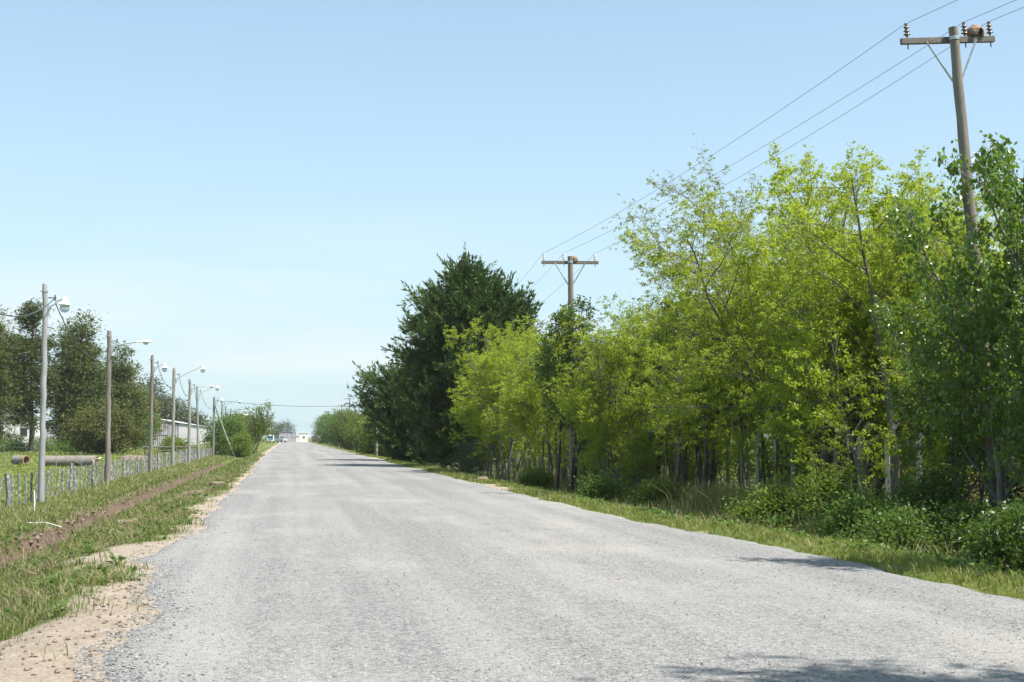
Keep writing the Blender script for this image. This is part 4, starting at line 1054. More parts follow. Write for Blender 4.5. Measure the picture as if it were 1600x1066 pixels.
weed(11.0, 23.4, 1.15, 534, 'big broad-leaved weed at the right edge by the dark leafy bush')
weed(10.6, 22.6, 0.9, 535, 'broad-leaved weed right of the grey tree stump')
weed(11.6, 26.0, 0.9, 536, 'broad-leaved weed in the tall grass left of the nearest utility pole')
def tussock(x, y, h, seed, label, n=900, rad=0.45):
    rng = np.random.default_rng(seed)
    X = rng.normal(0, rad, n); Y = rng.normal(0, rad, n)
    hh = h * (0.6 + 0.6 * rng.random(n)); w = 0.010 + 0.006 * rng.random(n)
    o = blades('grass_tussock', X, Y, hh, w, M['grass_tall'], seed + 1, 0.7, lambda a, b: 0 * a)
    o.location = gat(x, y, 0)
    tag(o, label, 'grass clump')
tussock(11.0, 35.4, 0.95, 541, 'tall straw-green grass clump behind the pale splintered stake')
tussock(11.6, 33.4, 1.05, 542, 'largest arching grass clump in the middle of the right verge', 1400, 0.6)
tussock(11.9, 31.2, 0.9, 543, 'grass clump just left of the thick dark tree trunk')
tussock(10.7, 26.6, 0.7, 544, 'small dry grass clump between the broad-leaved weeds', 600, 0.35)
tussock(12.9, 28.6, 0.8, 545, 'dry grass clump below the right-hand bent concrete post')
# dry brush pile
rng = np.random.default_rng(551)
B = []
for k in range(420):
    c = np.array([rng.normal(0, 1.5), rng.normal(0, 0.9), abs(rng.normal(0.9, 0.55))])
    d = nrm(rng.normal(0, 1, 3) * np.array([1, 1, .5])); L = rng.uniform(.5, 1.5)
    s = np.linspace(-.5, .5, 4)[:, None]
    B.append((c + d * s * L + rng.normal(0, .06, (4, 3)), np.array([.012, .01, .008, .005]), 3))
o = link('brush_pile', tubes_mesh('brush_pile', B, M['brush']), None, gat(18.6, 42.0, 0)); tag(o, 'reddish-brown heap of dead brush behind the concrete posts', 'brush pile')
o = link('brush_pile', o.data, None, gat(17.2, 31.0, 0)); o.rotation_euler[2] = 1.2; tag(o, 'reddish dead brush behind the two right-hand bent concrete posts', 'brush pile')

# ------------------------------------------------------------------ picket fence on the left
FX = -7.62
fence = thing('picket_fence', 'long fence of lichened wooden posts and thin battens on wires along the field', 'fence', (FX, 36, gz(FX, 36)))
fz0 = fence.location.z
def stick(name, y, h, w, mat, seed, lean=0.03, dx=0.0, sides=6):
    rr = random.Random(seed)
    z0 = gz(FX + dx, y) - fz0
    lx, ly = rr.gauss(0, lean), rr.gauss(0, lean)
    b = MB()
    n = 5
    pts = [(dx + lx * h * i / 4 + rr.gauss(0, w * .12), y - 36 + ly * h * i / 4, z0 - 0.15 + (h + 0.15) * i / 4) for i in range(n)]
    rad = [w * .5 * rr.uniform(.85, 1.12) for _ in range(n)]
    b.tube(pts, rad, sides)
    return b.build(name, mat, fence, smooth=False, jitter=w * 0.04)
rr = random.Random(7)
y, k = 35.2, 0
while y < 172:
    stick('post', y, 1.08 + rr.uniform(-.05, .08), 0.155 + rr.uniform(-.02, .02), M['lichen'], k, 0.05); k += 1
    for j in range(1, 6):
        yy = y + 5.75 * j / 6 + rr.uniform(-.08, .08)
        stick('batten', yy, 1.0 + rr.uniform(-.05, .06), 0.072 + rr.uniform(-.012, .014), M['lichen'], k + 500, 0.035, rr.uniform(-.03, .03), 5); k += 1
    y += 5.75 + rr.uniform(-.25, .25)
for hz in (0.18, 0.38, 0.58, 0.76, 0.92):
    b = MB()
    ys = np.arange(33, 174, 3.0)
    b.tube([(0.04, yy - 36, gz(FX, yy) - fz0 + hz) for yy in ys], 0.004, 3)
    b.build('wire', M['wire'], fence)

# ------------------------------------------------------------------ street lamps
glass, nt, n_, l_, bs = mat_new('lamp_glass')
bs.inputs['Base Color'].default_value = (0.75, 0.78, 0.8, 1); bs.inputs['Transmission Weight'].default_value = 0.75; bs.inputs['Roughness'].default_value = 0.12
M['glass'] = glass
M['lampgrey'] = plain_mat('lamp_grey', (0.55, 0.56, 0.57), 0.45, 0.1, 0.1)
M['lampdark'] = plain_mat('lamp_dark', (0.14, 0.15, 0.16), 0.5, 0.1, 0.1)

def bell(parent, p, s=1.0, tilt=0.0):
    m = Matrix.Rotation(tilt, 3, 'Y')
    b = MB()
    b.lathe([(0.035, 0.12), (0.05, 0.11), (0.085, 0.09), (0.10, 0.0), (0.145, -0.06), (0.20, -0.10), (0.205, -0.115), (0.13, -0.11)], n=18, mat=m)
    b.V = [tuple(c * s for c in v) for v in b.V]
    h = b.build('lamp_head', M['white'], parent, True, loc=p)
    g = MB()
    g.lathe([(0.115, -0.115), (0.145, -0.16), (0.15, -0.24), (0.125, -0.30), (0.07, -0.34), (0.01, -0.355)], n=16, mat=m)
    g.V = [tuple(c * s for c in v) for v in g.V]
    g.build('globe', M['glass'], h, True)
    return h

def cobra(parent, p, mat, s=1.0, up=0.10):
    b = MB()
    prof = [(0.0, 0.035, 0.035), (0.10, 0.06, 0.05), (0.22, 0.11, 0.07), (0.45, 0.15, 0.085), (0.62, 0.12, 0.07), (0.70, 0.05, 0.03)]
    v, f = [], []
    for x, w, h in prof:
        for k in range(10):
            a = 2 * math.pi * k / 10
            zz = math.sin(a) * h
            v.append((x * s, math.cos(a) * w * s, (zz if zz > 0 else zz * 0.35) * s + x * up))
    for i in range(len(prof) - 1):
        for k in range(10):
            f.append((i * 10 + k, (i + 1) * 10 + k, (i + 1) * 10 + (k + 1) % 10, i * 10 + (k + 1) % 10))
    f += [tuple(range(10)), tuple(range(59, 49, -1))]
    b.add(v, f)
    h = b.build('lamp_head', mat, parent, True, loc=p)
    g = MB()
    g.lathe([(0.105, 0.0), (0.10, -0.05), (0.07, -0.085), (0.01, -0.095)], (0.42 * s, 0, -0.02 + 0.42 * up), 12)
    g.build('lens', M['glass'], h, True)
    return h

lamp_tops = {}
def lamp(y, ztop, r, label, style, reach, rise, mat, lean=(0, 0), head_mat='white', x=-7.3, rtop=0.75):
    z0 = gz(x, y)
    H = ztop - z0
    t = thing('street_lamp', label, 'street lamp', (x, y, z0))
    rg = random.Random(int(y * 10))
    b = MB()
    zs = [-0.3] + [H * q / 22 for q in range(22)] + [H - 0.02, H]
    b.tube([(lean[0] * z / H + rg.gauss(0, .008), lean[1] * z / H, z) for z in zs], [r * (1 - (1 - rtop) * max(0, z) / H) * rg.uniform(.95, 1.06) for z in zs[:-1]] + [r * rtop * .9], 12)
    b.build('pole', mat, t, True)
    tx = lean[0]
    za = H - 0.62 if style != 'T' else H - 0.06
    c = MB(); c.lathe([(r * .82, -0.03), (r * .9, -0.03), (r * .9, 0.03), (r * .82, 0.03)], (tx, 0, H - 0.22), 12)
    c.box((tx - r, 0, H - .22), (0.10, .03, .03))
    c.build('clamp', M['galv'], t)
    if style:
        br = MB(); br.box((tx + r * .95, 0, za - 0.18), (0.05, 0.09, 0.34)); br.build('bracket', M['galv'], t)
        a = MB()
        if style == 'hook':
            pts = [(tx + r, 0, za - .1), (tx + r + .12, 0, za + .22), (tx + r + .30, 0, za + rise + .1), (tx + r + reach, 0, za + rise)]
        else:
            pts = [(tx + r * .9, 0, za - .28), (tx + r + .06, 0, za - .06), (tx + r + .25, 0, za + .03), (tx + r + reach * .6, 0, za + rise * .6), (tx + r + reach, 0, za + rise)]
        a.tube(pts, 0.021, 8)
        a.build('arm', M['galv'] if style != 'dark' else M['darkmetal'], t, True)
        e = pts[-1]
        if style in ('bell', 'hook'): bell(t, (e[0] + .06, e[1], e[2] - .05))
        else: cobra(t, (e[0] - .06, e[1], e[2]), M[head_mat], 1.0, rise * .15)
    ins = MB()
    ins.box((tx + r + .10, 0, H - .42), (.22, .03, .03)); ins.lathe([(.02, -.09), (.035, -.07), (.02, -.03), (.035, 0), (.02, .04), (.03, .07), (.012, .1)], (tx + r + .2, 0, H - .42), 8)
    ins.build('insulator', M['darkmetal'], t)
    lamp_tops[len(lamp_tops)] = Vector((x + tx + r + .2, y, z0 + H - .46))
    return t
L1 = lamp(44.7, 6.24, 0.10, 'nearest street lamp, pale grey pole with a white bell on a short arm', 'bell', 0.42, 0.16, M['pole_pale'], (-0.02, 0))
lamp(60.6, 5.99, 0.115, 'second street lamp, brown-grey pole with a flat white head on a long arm', 'cobra', 1.0, 0.16, M['pole_brown'], (-0.03, 0))
lamp(79.2, 6.04, 0.105, 'third street lamp, grey pole with a white bell and globe close to the pole', 'bell', 0.5, 0.10, M['pole_brown'], (0.0, 0))
lamp(94.3, 6.06, 0.115, 'fourth street lamp, grey-green pole with a white bell lamp on a long rising arm', 'bell', 1.65, 0.72, M['pole'], (0, 0))
lamp(109.6, 5.93, 0.125, 'fifth street lamp, thick grey-green pole with a flat grey head on a level arm', 'cobra', 1.1, 0.10, M['pole'], (0, 0), 'lampgrey')
lamp(121.5, 5.87, 0.105, 'sixth street lamp, leaning pole with a small white lamp on a long rising arm', 'bell', 1.5, 0.6, M['pole'], (-0.22, 0))
lamp(144.7, 5.61, 0.13, 'wooden pole with a leaning brace and a small lamp on a hooked arm', 'hook', 0.55, 0.42, M['pole_brown'], (0.05, 0))
lamp(162.9, 5.83, 0.10, 'street lamp behind the braced wooden pole, with a long rising arm', 'bell', 1.8, 0.55, M['pole'], (0, 0))
lamp(173.2, 5.26, 0.105, 'grey pole with a dark flat lamp head, third beyond the braced pole', 'cobra', 1.2, 0.22, M['pole'], (0, 0), 'lampdark')
lamp(188.8, 5.34, 0.11, 'bare pale grey pole without a lamp near the far end of the lamp row', None, 0, 0, M['pole_pale'], (0, 0))
lamp(205.0, 5.21, 0.11, 'furthest street lamp of the left row, with a flat white head', 'cobra', 1.1, 0.12, M['pole'], (0, 0))
LV = lamp_tops
brace = MB(); zb = gz(-4.9, 146)
brace.tube([(0, 0, -.25), (-1.0, -.5, 2.1), (-2.1, -1.1, 4.75 - zb)], [.085, .078, .07], 10)
o = brace.build('pole_brace', M['pole_pale'], None, True, loc=(-5.05, 145.6, zb)); tag(o, 'pale wooden pole leaning as a brace against the wooden lamp pole', 'brace pole')
# sagging cable spans
def cable(name, p, q, sag, r, mat, label, cat='cable', n=18, group=None):
    s = np.linspace(0, 1, n)
    P = np.array(p)[None] * (1 - s[:, None]) + np.array(q)[None] * s[:, None]
    P[:, 2] -= sag * 4 * s * (1 - s)
    P = P - np.array(p)
    v, f = tube_arrays(P, np.full(n, r), 5)
    o = link(name, np_mesh(name, v, f, mat, True), None, tuple(p))
    return tag(o, label, cat, group)
ords = ['first', 'second', 'third', 'fourth', 'fifth', 'sixth', 'braced']
cable('sagging_cable', LV[0] + Vector((-0.3, -16, 0.1)), LV[0] + Vector((-.02, 0, .02)), 1.15, 0.017, M['cable'], 'black cable coming in from the left edge to the nearest street lamp')
for k in range(6):
    q = LV[k + 1] + Vector((-.05, 0, -.25))
    cable('sagging_cable', LV[k] + Vector((0, 0, -.10)), q, [1.0, 0.95, 0.85, 0.9, 0.9, 0.9][k], 0.016, M['cable'], f'black cable sagging between the {ords[k]} and {ords[k+1]} street lamps' if k < 5 else 'black cable sagging from the sixth street lamp to the braced wooden pole')
for k in range(7, 10):
    cable('sagging_cable', LV[k - 1] + Vector((0, 0, -.1)), LV[k] + Vector((-.05, 0, -.1)), 0.6, 0.014, M['cable'], ['black cable just beyond the braced wooden pole', 'black cable before the dark lamp head in the far lamp row', 'black cable reaching the bare pale pole'][k - 7])

# ------------------------------------------------------------------ utility poles on the right
def insulator_mb(s, n):
    b = MB()
    b.tube([(0, 0, -.14), (0, 0, .05)], .012, 6)
    prof = [(.02, .03)]
    for k in range(n):
        z = .05 + k * .062 / (n / 3)
        prof += [(.028, z), (.062 - .006 * k, z + .01), (.058 - .006 * k, z + .022), (.026, z + .04 / (n / 3))]
    prof += [(.03, .25), (.02, .27)]
    b.lathe(prof, n=12)
    b.V = [tuple(c * s for c in v) for v in b.V]
    return b
def utility_pole(x, y, H, r, lean, arm, ins_x, label, detail=2, arm_off=0.0, yaw=0.0, ins_mat='porcelain', arm_z=0.22, pole_mat='pole_brown'):
    z0 = gz(x, y)
    t = thing('utility_pole', label, 'utility pole', (x, y, z0), (0, -math.asin(lean / H), yaw))
    rg = random.Random(int(x * 31 + y))
    b = MB()
    zs = np.linspace(-0.4, H, 30 if detail > 1 else 9)
    b.tube([(rg.gauss(0, .006), rg.gauss(0, .006), z) for z in zs], [r * (1 - .38 * max(0, z) / H) * rg.uniform(.965, 1.04) for z in zs], 14 if detail > 1 else 8)
    b.build('pole', M[pole_mat], t, True)
    za = H - arm_z
    ry = r * .62 + .055
    a = MB(); a.box((arm_off, ry, za), (arm, .10, .12)); a.build('crossarm', M['crossarm' if detail > 1 else 'pole'], t, bevel=.006)
    for sx in ins_x:
        insulator_mb(1.15, 3).build('insulator', M[ins_mat], t, True, loc=(sx, ry, za + .06))
    if detail > 1:
        for sg in (-1, 1):
            c = MB()
            p0 = Vector((arm_off * .4 + sg * arm * .27, ry - .065, za - .02)); p1 = Vector((sg * r * .6, r * .3, za - .86))
            c.tube([p0, p1], .022, 4); c.build('brace', M['galv'], t)
        k = MB(); k.lathe([(r * .66, -.035), (r * .71, -.035), (r * .71, .035), (r * .66, .035)], (0, 0, za), 14)
        k.build('clamp', M['galv'], t)
        for sx in ins_x:
            q = MB(); q.tube([(sx, ry, za - .06), (sx, ry, za - .16)], .012, 6); q.build('bolt', M['darkmetal'], t)
    bpy.context.view_layer.update()
    mw = t.matrix_world
    return t, [mw @ Vector((sx, ry, za + .06 + .30)) for sx in ins_x], mw @ Vector((0, ry, za + .06))
U1, W1, n1 = utility_pole(13.81, 26.2, 10.28, 0.148, 0.78, 2.02, (-0.93, 0.32, 0.87), 'nearest utility pole, leaning left, with a bird nest on its crossarm', arm_off=-0.06, yaw=0.03, ins_mat='brownporc')
U2, W2, n2 = utility_pole(10.72, 53.0, 9.0, 0.155, 0.12, 2.22, (-1.0, -0.22, 1.0), 'second utility pole, rising out of the dark leafy tree before the cypress', arm_off=0.02)
U3, W3, n3 = utility_pole(12.1, 97.0, 9.2, 0.15, 0.0, 2.2, (-1.0, -0.3, 1.0), 'third utility pole, half hidden against the dark cypress')
far_poles = []
for y, x, H, lab in [(178, 12.6, 9.0, 'utility pole hidden behind the cypresses'), (292, 12.4, 9.6, 'nearest of the far utility poles above the right hedge'), (340, 12.6, 9.3, 'second of the far utility poles above the right hedge'), (385, 12.4, 9.3, 'third of the far utility poles above the right hedge'), (425, 12.0, 9.3, 'smallest and furthest utility pole above the right hedge')]:
    far_poles.append(utility_pole(x, y, H, 0.17, 0.0, 2.3, (-1.0, -0.3, 1.0), lab, detail=1))
names = ['left', 'middle', 'right']
back = [Vector((17.2, -14.0, 10.3)) + Vector((dx, 0, 0)) for dx in (-0.93, 0.32, 0.87)]
chain = [back, W1, W2, W3] + [f[1] for f in far_poles]
for k in range(3):
    P = []
    for a, b in zip(chain[:-1], chain[1:]):
        s = np.linspace(0, 1, 14)[:-1]
        seg = np.array(a[k])[None] * (1 - s[:, None]) + np.array(b[k])[None] * s[:, None]
        L = (a[k] - b[k]).length
        seg[:, 2] -= min(0.9, 0.00035 * L * L) * 4 * s * (1 - s)
        P.append(seg)
    P = np.concatenate(P + [np.array(chain[-1][k])[None]])
    v, f = tube_arrays(P - P[0], np.full(len(P), 0.005), 5)
    o = link('power_line', np_mesh('power_line', v, f, M['wire'], True), None, tuple(P[0]))
    tag(o, f'thin dark power line on the {names[k]} insulators of the right-hand utility poles', 'power line')
cable('crossing_cable', LV[6] + Vector((-.05, 0, .1)), Vector((12.6, 178, gz(12.6, 178) + 6.3)), 0.55, 0.022, M['cable'], 'thin cable crossing high over the road from the braced wooden pole', n=24)

# oven-bird nests of mud on the crossarms
def nest(pos, label, s=1.0, rz=0.0):
    bm = bmesh.new()
    bmesh.ops.create_icosphere(bm, subdivisions=4, radius=0.17)
    rg = random.Random(3)
    dele = []
    for f in bm.faces:
        c = f.calc_center_median()
        if c.z < -0.075: dele.append(f)
        elif c.y < -0.05 and ((c.x - 0.035) / 0.062) ** 2 + ((c.z + 0.03) / 0.115) ** 2 < 1: dele.append(f)
    bmesh.ops.delete(bm, geom=dele, context='FACES')
    for v in bm.verts:
        k = 1 + 0.05 * vnoise(v.co.x * 30, v.co.z * 30 + v.co.y * 17, 9)
        v.co = Vector((v.co.x * 1.05 * k, v.co.y * 0.95 * k, (v.co.z + 0.075) * 1.0 * k))
    bmesh.ops.recalc_face_normals(bm, faces=bm.faces)
    bmesh.ops.solidify(bm, geom=bm.faces[:], thickness=0.022)
    me = bpy.data.meshes.new('bird_nest'); bm.to_mesh(me); bm.free()
    me.materials.append(M['mud'])
    o = link('bird_nest', me, None, pos); o.scale = (s, s, s); o.rotation_euler[2] = rz
    return tag(o, label, 'bird nest')
m1 = U1.matrix_world
nest(m1 @ Vector((0.56, 0.16, 10.28 - .22 + .06)), 'domed mud bird nest with an open front on the nearest utility pole', 1.0, 0.1)
m2 = U2.matrix_world
nest(m2 @ Vector((0.19, 0.15, 9.0 - .22 + .06)), 'small round mud bird nest against the top of the second utility pole', 0.78, 2.4)

# bare wooden pole and leaning timber beyond / under the cypress
b = MB(); z0 = gz(8.0, 128); b.tube([(0, 0, -.3), (0.02, 0, 2), (0.0, 0, 3.9 - z0)], [.11, .10, .085], 9)
o = b.build('wooden_pole', M['pole'], None, True, loc=(7.9, 128, z0)); tag(o, 'bare wooden pole without crossarm before the far right hedge', 'pole')
b = MB(); z0 = gz(7.6, 96); b.tube([(0, 0, -.2), (.42, .3, 1.1), (.85, .7, 2.3)], [.075, .07, .05], 7)
o = b.build('leaning_timber', M['bark_dark'], None, True, loc=(6.9, 96, gz(6.9, 96))); tag(o, 'dark timber leaning at the road edge under the cypress', 'timber')

# ------------------------------------------------------------------ bent concrete posts on the right
cf = thing('concrete_post_fence', 'row of pale concrete posts with bent tops among the trees on the right', 'fence', (13.75, 28.0, gz(13.75, 28)))
cz = cf.location.z
rg = random.Random(12)
posts = []
for k in range(11):
    y = 28.0 + 1.98 * k; x = 13.75 + 0.07 * 1.98 * k
    z = gz(x, y) - cz
    b = MB()
    hx, hy = x - 13.75, y - 28.0
    lx = rg.gauss(0, .02); w = .072
    b.tube([(hx, hy, z - .2), (hx + lx, hy, z + 2.0), (hx + lx + .035, hy, z + 2.10), (hx + lx + .29, hy, z + 2.45)], [w, w * .95, w * .95, w * .78], 4)
    b.build('post', M['concrete'], cf, bevel=0.006)
    posts.append((hx, hy, z))
for hz in (0.4, 0.9, 1.4, 1.9, 2.25):
    b = MB()
    b.tube([(p[0] + (.02 if hz < 2 else .17), p[1], p[2] + hz) for p in posts], .003, 3)
    b.build('wire', M['wire'], cf)
b = MB()
b.tube([(0, 0, -.1), (.06, .02, .22), (.17, .05, .56)], [.05, .045, .022], 6)
b.tube([(.02, -.03, 0), (.10, -.03, .30)], [.028, .006], 5)
o = b.build('splintered_stake', M['deadwood'], None, loc=gat(10.35, 36.4, 0)); tag(o, 'pale splintered wooden stake leaning in the grass on the right verge', 'stake')
b = MB()
b.tube([(0, 0, -.1), (0, .01, .08), (-.02, 0, .22), (-.05, 0, .34)], [.095, .07, .058, .035], 9)
b.tube([(.04, 0, .1), (.07, -.01, .26)], [.04, .012], 6)
o = b.build('tree_stump', M['bark_grey'], None, True, loc=gat(10.3, 23.0, 0)); tag(o, 'small grey tree stump at the verge edge right of the tall grass', 'stump')
for k, (x, y, a, L, lab) in enumerate([(10.2, 33.6, 0.5, 1.5, 'dead branch lying in the grass below the largest grass clump'), (9.6, 49.5, 2.2, 1.3, 'twisted dead branch at the foot of the second utility pole'), (10.1, 40.5, 1.2, 1.2, 'dead branch lying before the thicket stems')]):
    b = MB(); c, s = math.cos(a), math.sin(a)
    b.tube([(0, 0, .02), (c * L * .3, s * L * .3, .12), (c * L * .65, s * L * .65, .1), (c * L, s * L, .28)], [.035, .03, .022, .008], 6)
    b.tube([(c * L * .35, s * L * .35, .12), (c * L * .5 - s * .15, s * L * .5 + c * .15, .42)], [.02, .005], 5)
    o = b.build('dead_branch', M['bark_grey'], None, True, loc=gat(x, y, 0)); tag(o, lab, 'branch')

# ------------------------------------------------------------------ field: pipes, stakes, rail, rack, birds
def pipe(x, y, L, r, ang, label):
    t = thing('concrete_pipe', label, 'pipe', (x, y, gz(x, y) + r - .03), (0, 0, ang))
    for name, a, b_, mat, ro in (('barrel', 0, L - .14, 'pipe', r), ('rim', L - .14, L, 'pipe_rim', r * 1.06)):
        m = MB()
        n = 28; v, f = [], []
        for xx, rr_ in ((a, ro), (b_, ro), (b_, r * .84), (a, r * .84)):
            for k in range(n):
                q = 2 * math.pi * k / n
                v.append((xx, math.cos(q) * rr_, math.sin(q) * rr_))
        for i in range(4):
            for k in range(n):
                f.append((i * n + k, i * n + (k + 1) % n, ((i + 1) % 4) * n + (k + 1) % n, ((i + 1) % 4) * n + k))
        m.add(v, f); m.build(name, M[mat], t, True)
pipe(-17.0, 105.6, 3.6, 0.40, -0.10, 'long grey concrete pipe lying in the field behind the picket fence')
pipe(-20.2, 111.4, 1.15, 0.36, -0.55, 'short open concrete pipe section at the far left of the field')
ff = thing('wire_fence', 'thin stakes of a wire fence crossing the field before the concrete pipe', 'fence', (-19.6, 98, gz(-19.6, 98)))
sx = [-26.0, -22.5, -19.6, -18.3, -15.1, -13.5, -11.6, -9.6]
for x in sx:
    b = MB(); b.tube([(x + 19.6, 0, gz(x, 98) - ff.location.z - .15), (x + 19.58, 0, gz(x, 98) - ff.location.z + 1.15)], .022, 6); b.build('stake', M['pole_pale'], ff)
for hz in (.5, 1.05):
    b = MB(); b.tube([(x + 19.6, -.02, gz(x, 98) - ff.location.z + hz) for x in sx], .003, 3); b.build('wire', M['wire'], ff)
rl = thing('pipe_rail', 'dark horizontal steel pipe rail on short posts behind the picket fence', 'rail', (-10.2, 128, gz(-10.2, 128)))
for z, r in ((1.02, .055), (.72, .045)):
    b = MB(); b.tube([(-2.3, 0, z), (2.6, .3, z)], r, 10); b.build('rail', M['crossarm'], rl, True)
for x in (-2.1, -.9, .6, 2.3):
    b = MB(); b.tube([(x, .1, -.1), (x, .1, 1.12)], .05, 8); b.build('post', M['crossarm'], rl, True)
rk = thing('iron_rack', 'low dark iron rack under the tallest pine', 'rack', (-26.6, 148, gz(-26.6, 148)))
b = MB(); b.tube([(-1.0, 0, .02), (-1.0, 0, .62), (-.9, 0, .72), (1.15, 0, .66)], .05, 6); b.build('top_bar', M['darkmetal'], rk, True)
for x in (-.35, .62, 1.0):
    b = MB(); b.tube([(x, 0, -.05), (x, 0, .67)], .04, 6); b.build('leg', M['darkmetal'], rk)
# mound of earth
bm = bmesh.new(); bmesh.ops.create_icosphere(bm, subdivisions=4, radius=1.0)
for v in bm.verts:
    k = 1 + .22 * float(fbm(v.co.x * 2.2 + 4, v.co.y * 2.2 + v.co.z * 1.7, 77))
    v.co = Vector((v.co.x * 1.7 * k, v.co.y * 1.1 * k, max(-.1, v.co.z) * .5 * k))
me = bpy.data.meshes.new('soil_mound'); bm.to_mesh(me); bm.free(); me.materials.append(M['clod'])
o = link('soil_mound', me, None, gat(-12.4, 122, -.03)); tag(o, 'low mound of pale brown earth in the field behind the second street lamp', 'mound')
def bird(loc, label, mat, rz, belly=None):
    t = thing('bird', label, 'bird', loc, (0, 0, rz))
    b = MB()
    P = [(.155, 0, .155), (.13, 0, .155), (.118, 0, .16), (.095, 0, .165), (.065, 0, .145), (.02, 0, .105), (-.05, 0, .09), (-.10, 0, .085), (-.15, 0, .08), (-.22, 0, .075)]
    b.tube(P, [.002, .007, .024, .030, .030, .048, .050, .034, .016, .010], 10)
    b.build('body', mat, t, True)
    for s in (-1, 1):
        w = MB(); w.tube([(.03, s * .042, .12), (-.04, s * .05, .11), (-.12, s * .036, .09), (-.18, s * .014, .08)], [.012, .028, .02, .004], 6); w.build('wing', belly or mat, t, True)
        g = MB(); g.tube([(0, s * .018, .07), (.004, s * .018, 0)], .005, 5); g.build('leg', M['darkmetal'], t)
M['feather_dark'] = plain_mat('dark_feathers', (0.06, 0.05, 0.045), .7)
M['feather_pale'] = plain_mat('pale_feathers', (0.6, 0.58, 0.55), .7)
bird((FX, 54.0, gz(FX, 54.0) + 1.03), 'dark bird perched on the picket fence between the first two street lamps', M['feather_dark'], 2.6)
bird((FX, 60.2, gz(FX, 60.2) + 1.03), 'small bird with pale underparts perched on the fence by the second street lamp', M['feather_pale'], 0.4, M['feather_dark'])
b = MB(); b.tube([(0, 0, -.1), (.015, 0, .3), (.0, 0, .62)], [.022, .02, .016], 7)
o = b.build('white_stake', M['white'], None, True, loc=gat(-6.55, 39.0, 0)); tag(o, 'thin white stake in the grass at the foot of the nearest street lamp', 'stake')
b = MB(); b.tube([(0, 0, .10), (.4, -.1, .11), (.75, -.25, .02)], [.009, .009, .008], 7)
o = b.build('white_pipe', M['white'], None, True, loc=gat(-5.6, 32.6, .02)); tag(o, 'thin white pipe lying across the ditch', 'pipe')
b = MB()
rg = random.Random(5)
for k in range(9):
    a = rg.uniform(0, 6.28); d = rg.uniform(.1, .35)
    b.tube([(0, 0, -.05), (math.cos(a) * d * .4, math.sin(a) * d * .4, .22), (math.cos(a) * d, math.sin(a) * d, rg.uniform(.35, .62))], [.008, .006, .002], 4)
o = b.build('dead_twig', M['brush'], None, loc=gat(-3.72, 24.6, 0)); tag(o, 'bare reddish twig standing in the grass right of the ditch', 'twig')
def slab(x, y, s, seed, label):
    bm = bmesh.new(); bmesh.ops.create_icosphere(bm, subdivisions=3, radius=s)
    for v in bm.verts:
        k = 1 + .5 * float(fbm(v.co.x * 5 / s * .4 + seed, v.co.y * 5 / s * .4 + v.co.z * 3, seed))
        v.co = Vector((v.co.x * 1.3 * k, v.co.y * k, v.co.z * .5 * k))
    me = bpy.data.meshes.new('soil_clod'); bm.to_mesh(me); bm.free(); me.materials.append(M['clod'])
    o = link('soil_clod', me, None, gat(x, y, s * .2)); tag(o, label, 'clod')
slab(-3.0, 45.5, .24, 1, 'big brown clod of earth on the left verge by the road bend of gravel')
slab(-2.55, 41.5, .2, 2, 'flat brown clod of earth close to the left road edge')
slab(-3.5, 34.0, .18, 3, 'brown clod of earth beside a grass tuft on the left verge')
slab(-3.6, 40.0, .16, 4, 'small clod of earth between ditch and road')
slab(-2.2, 47.5, .22, 5, 'clod of earth furthest along the left road edge')
slab(7.1, 52.0, .2, 6, 'lump of pale earth on the right verge before the second utility pole')
slab(7.6, 49.5, .16, 7, 'smaller lump of pale earth on the right verge')

# ------------------------------------------------------------------ buildings and vehicles at the far end
M['shedwall'] = plain_mat('shaded_shed_panel', (0.36, 0.345, 0.37), .8, 0, .2, 1.2)  # front panels: their lilac shade is put into the colour
M['shedlit'] = plain_mat('sunlit_shed_panel', (0.42, 0.415, 0.42), .7, 0, .15, 1.0)  # sun-facing side panels: sunlit brightness put into the colour; reused for window frames
M['shedroof'] = plain_mat('shed_roof_sheet', (0.40, 0.385, 0.395), .7, 0, .25, 2.0)
M['plaster'] = plain_mat('white_plaster', (0.66, 0.65, 0.63), .8, 0, .05, 2.0)
M['roofgrey'] = plain_mat('grey_roof', (0.30, 0.29, 0.29), .8)
M['darkwin'] = plain_mat('dark_window', (0.03, 0.035, 0.04), .15)
M['maroon'] = plain_mat('dark_red_boards', (0.13, 0.055, 0.06), .7)
def corrugated(w, h, n, depth):
    """panel in the XZ plane facing -Y, corrugated"""
    b = MB(); v, f = [], []
    for i in range(n + 1):
        x = w * i / n
        d = depth * (1 if i % 2 else -1)
        v += [(x, d - .02, 0), (x, d - .02, h), (x, d + .03, h), (x, d + .03, 0)]
    for i in range(n):
        a, c = i * 4, (i + 1) * 4
        f += [(a, c, c + 1, a + 1), (a + 1, c + 1, c + 2, a + 2), (a + 2, c + 2, c + 3, a + 3), (a + 3, c + 3, c, a)]
    f += [(0, 1, 2, 3), (n * 4 + 3, n * 4 + 2, n * 4 + 1, n * 4)]
    return b.add(v, f)
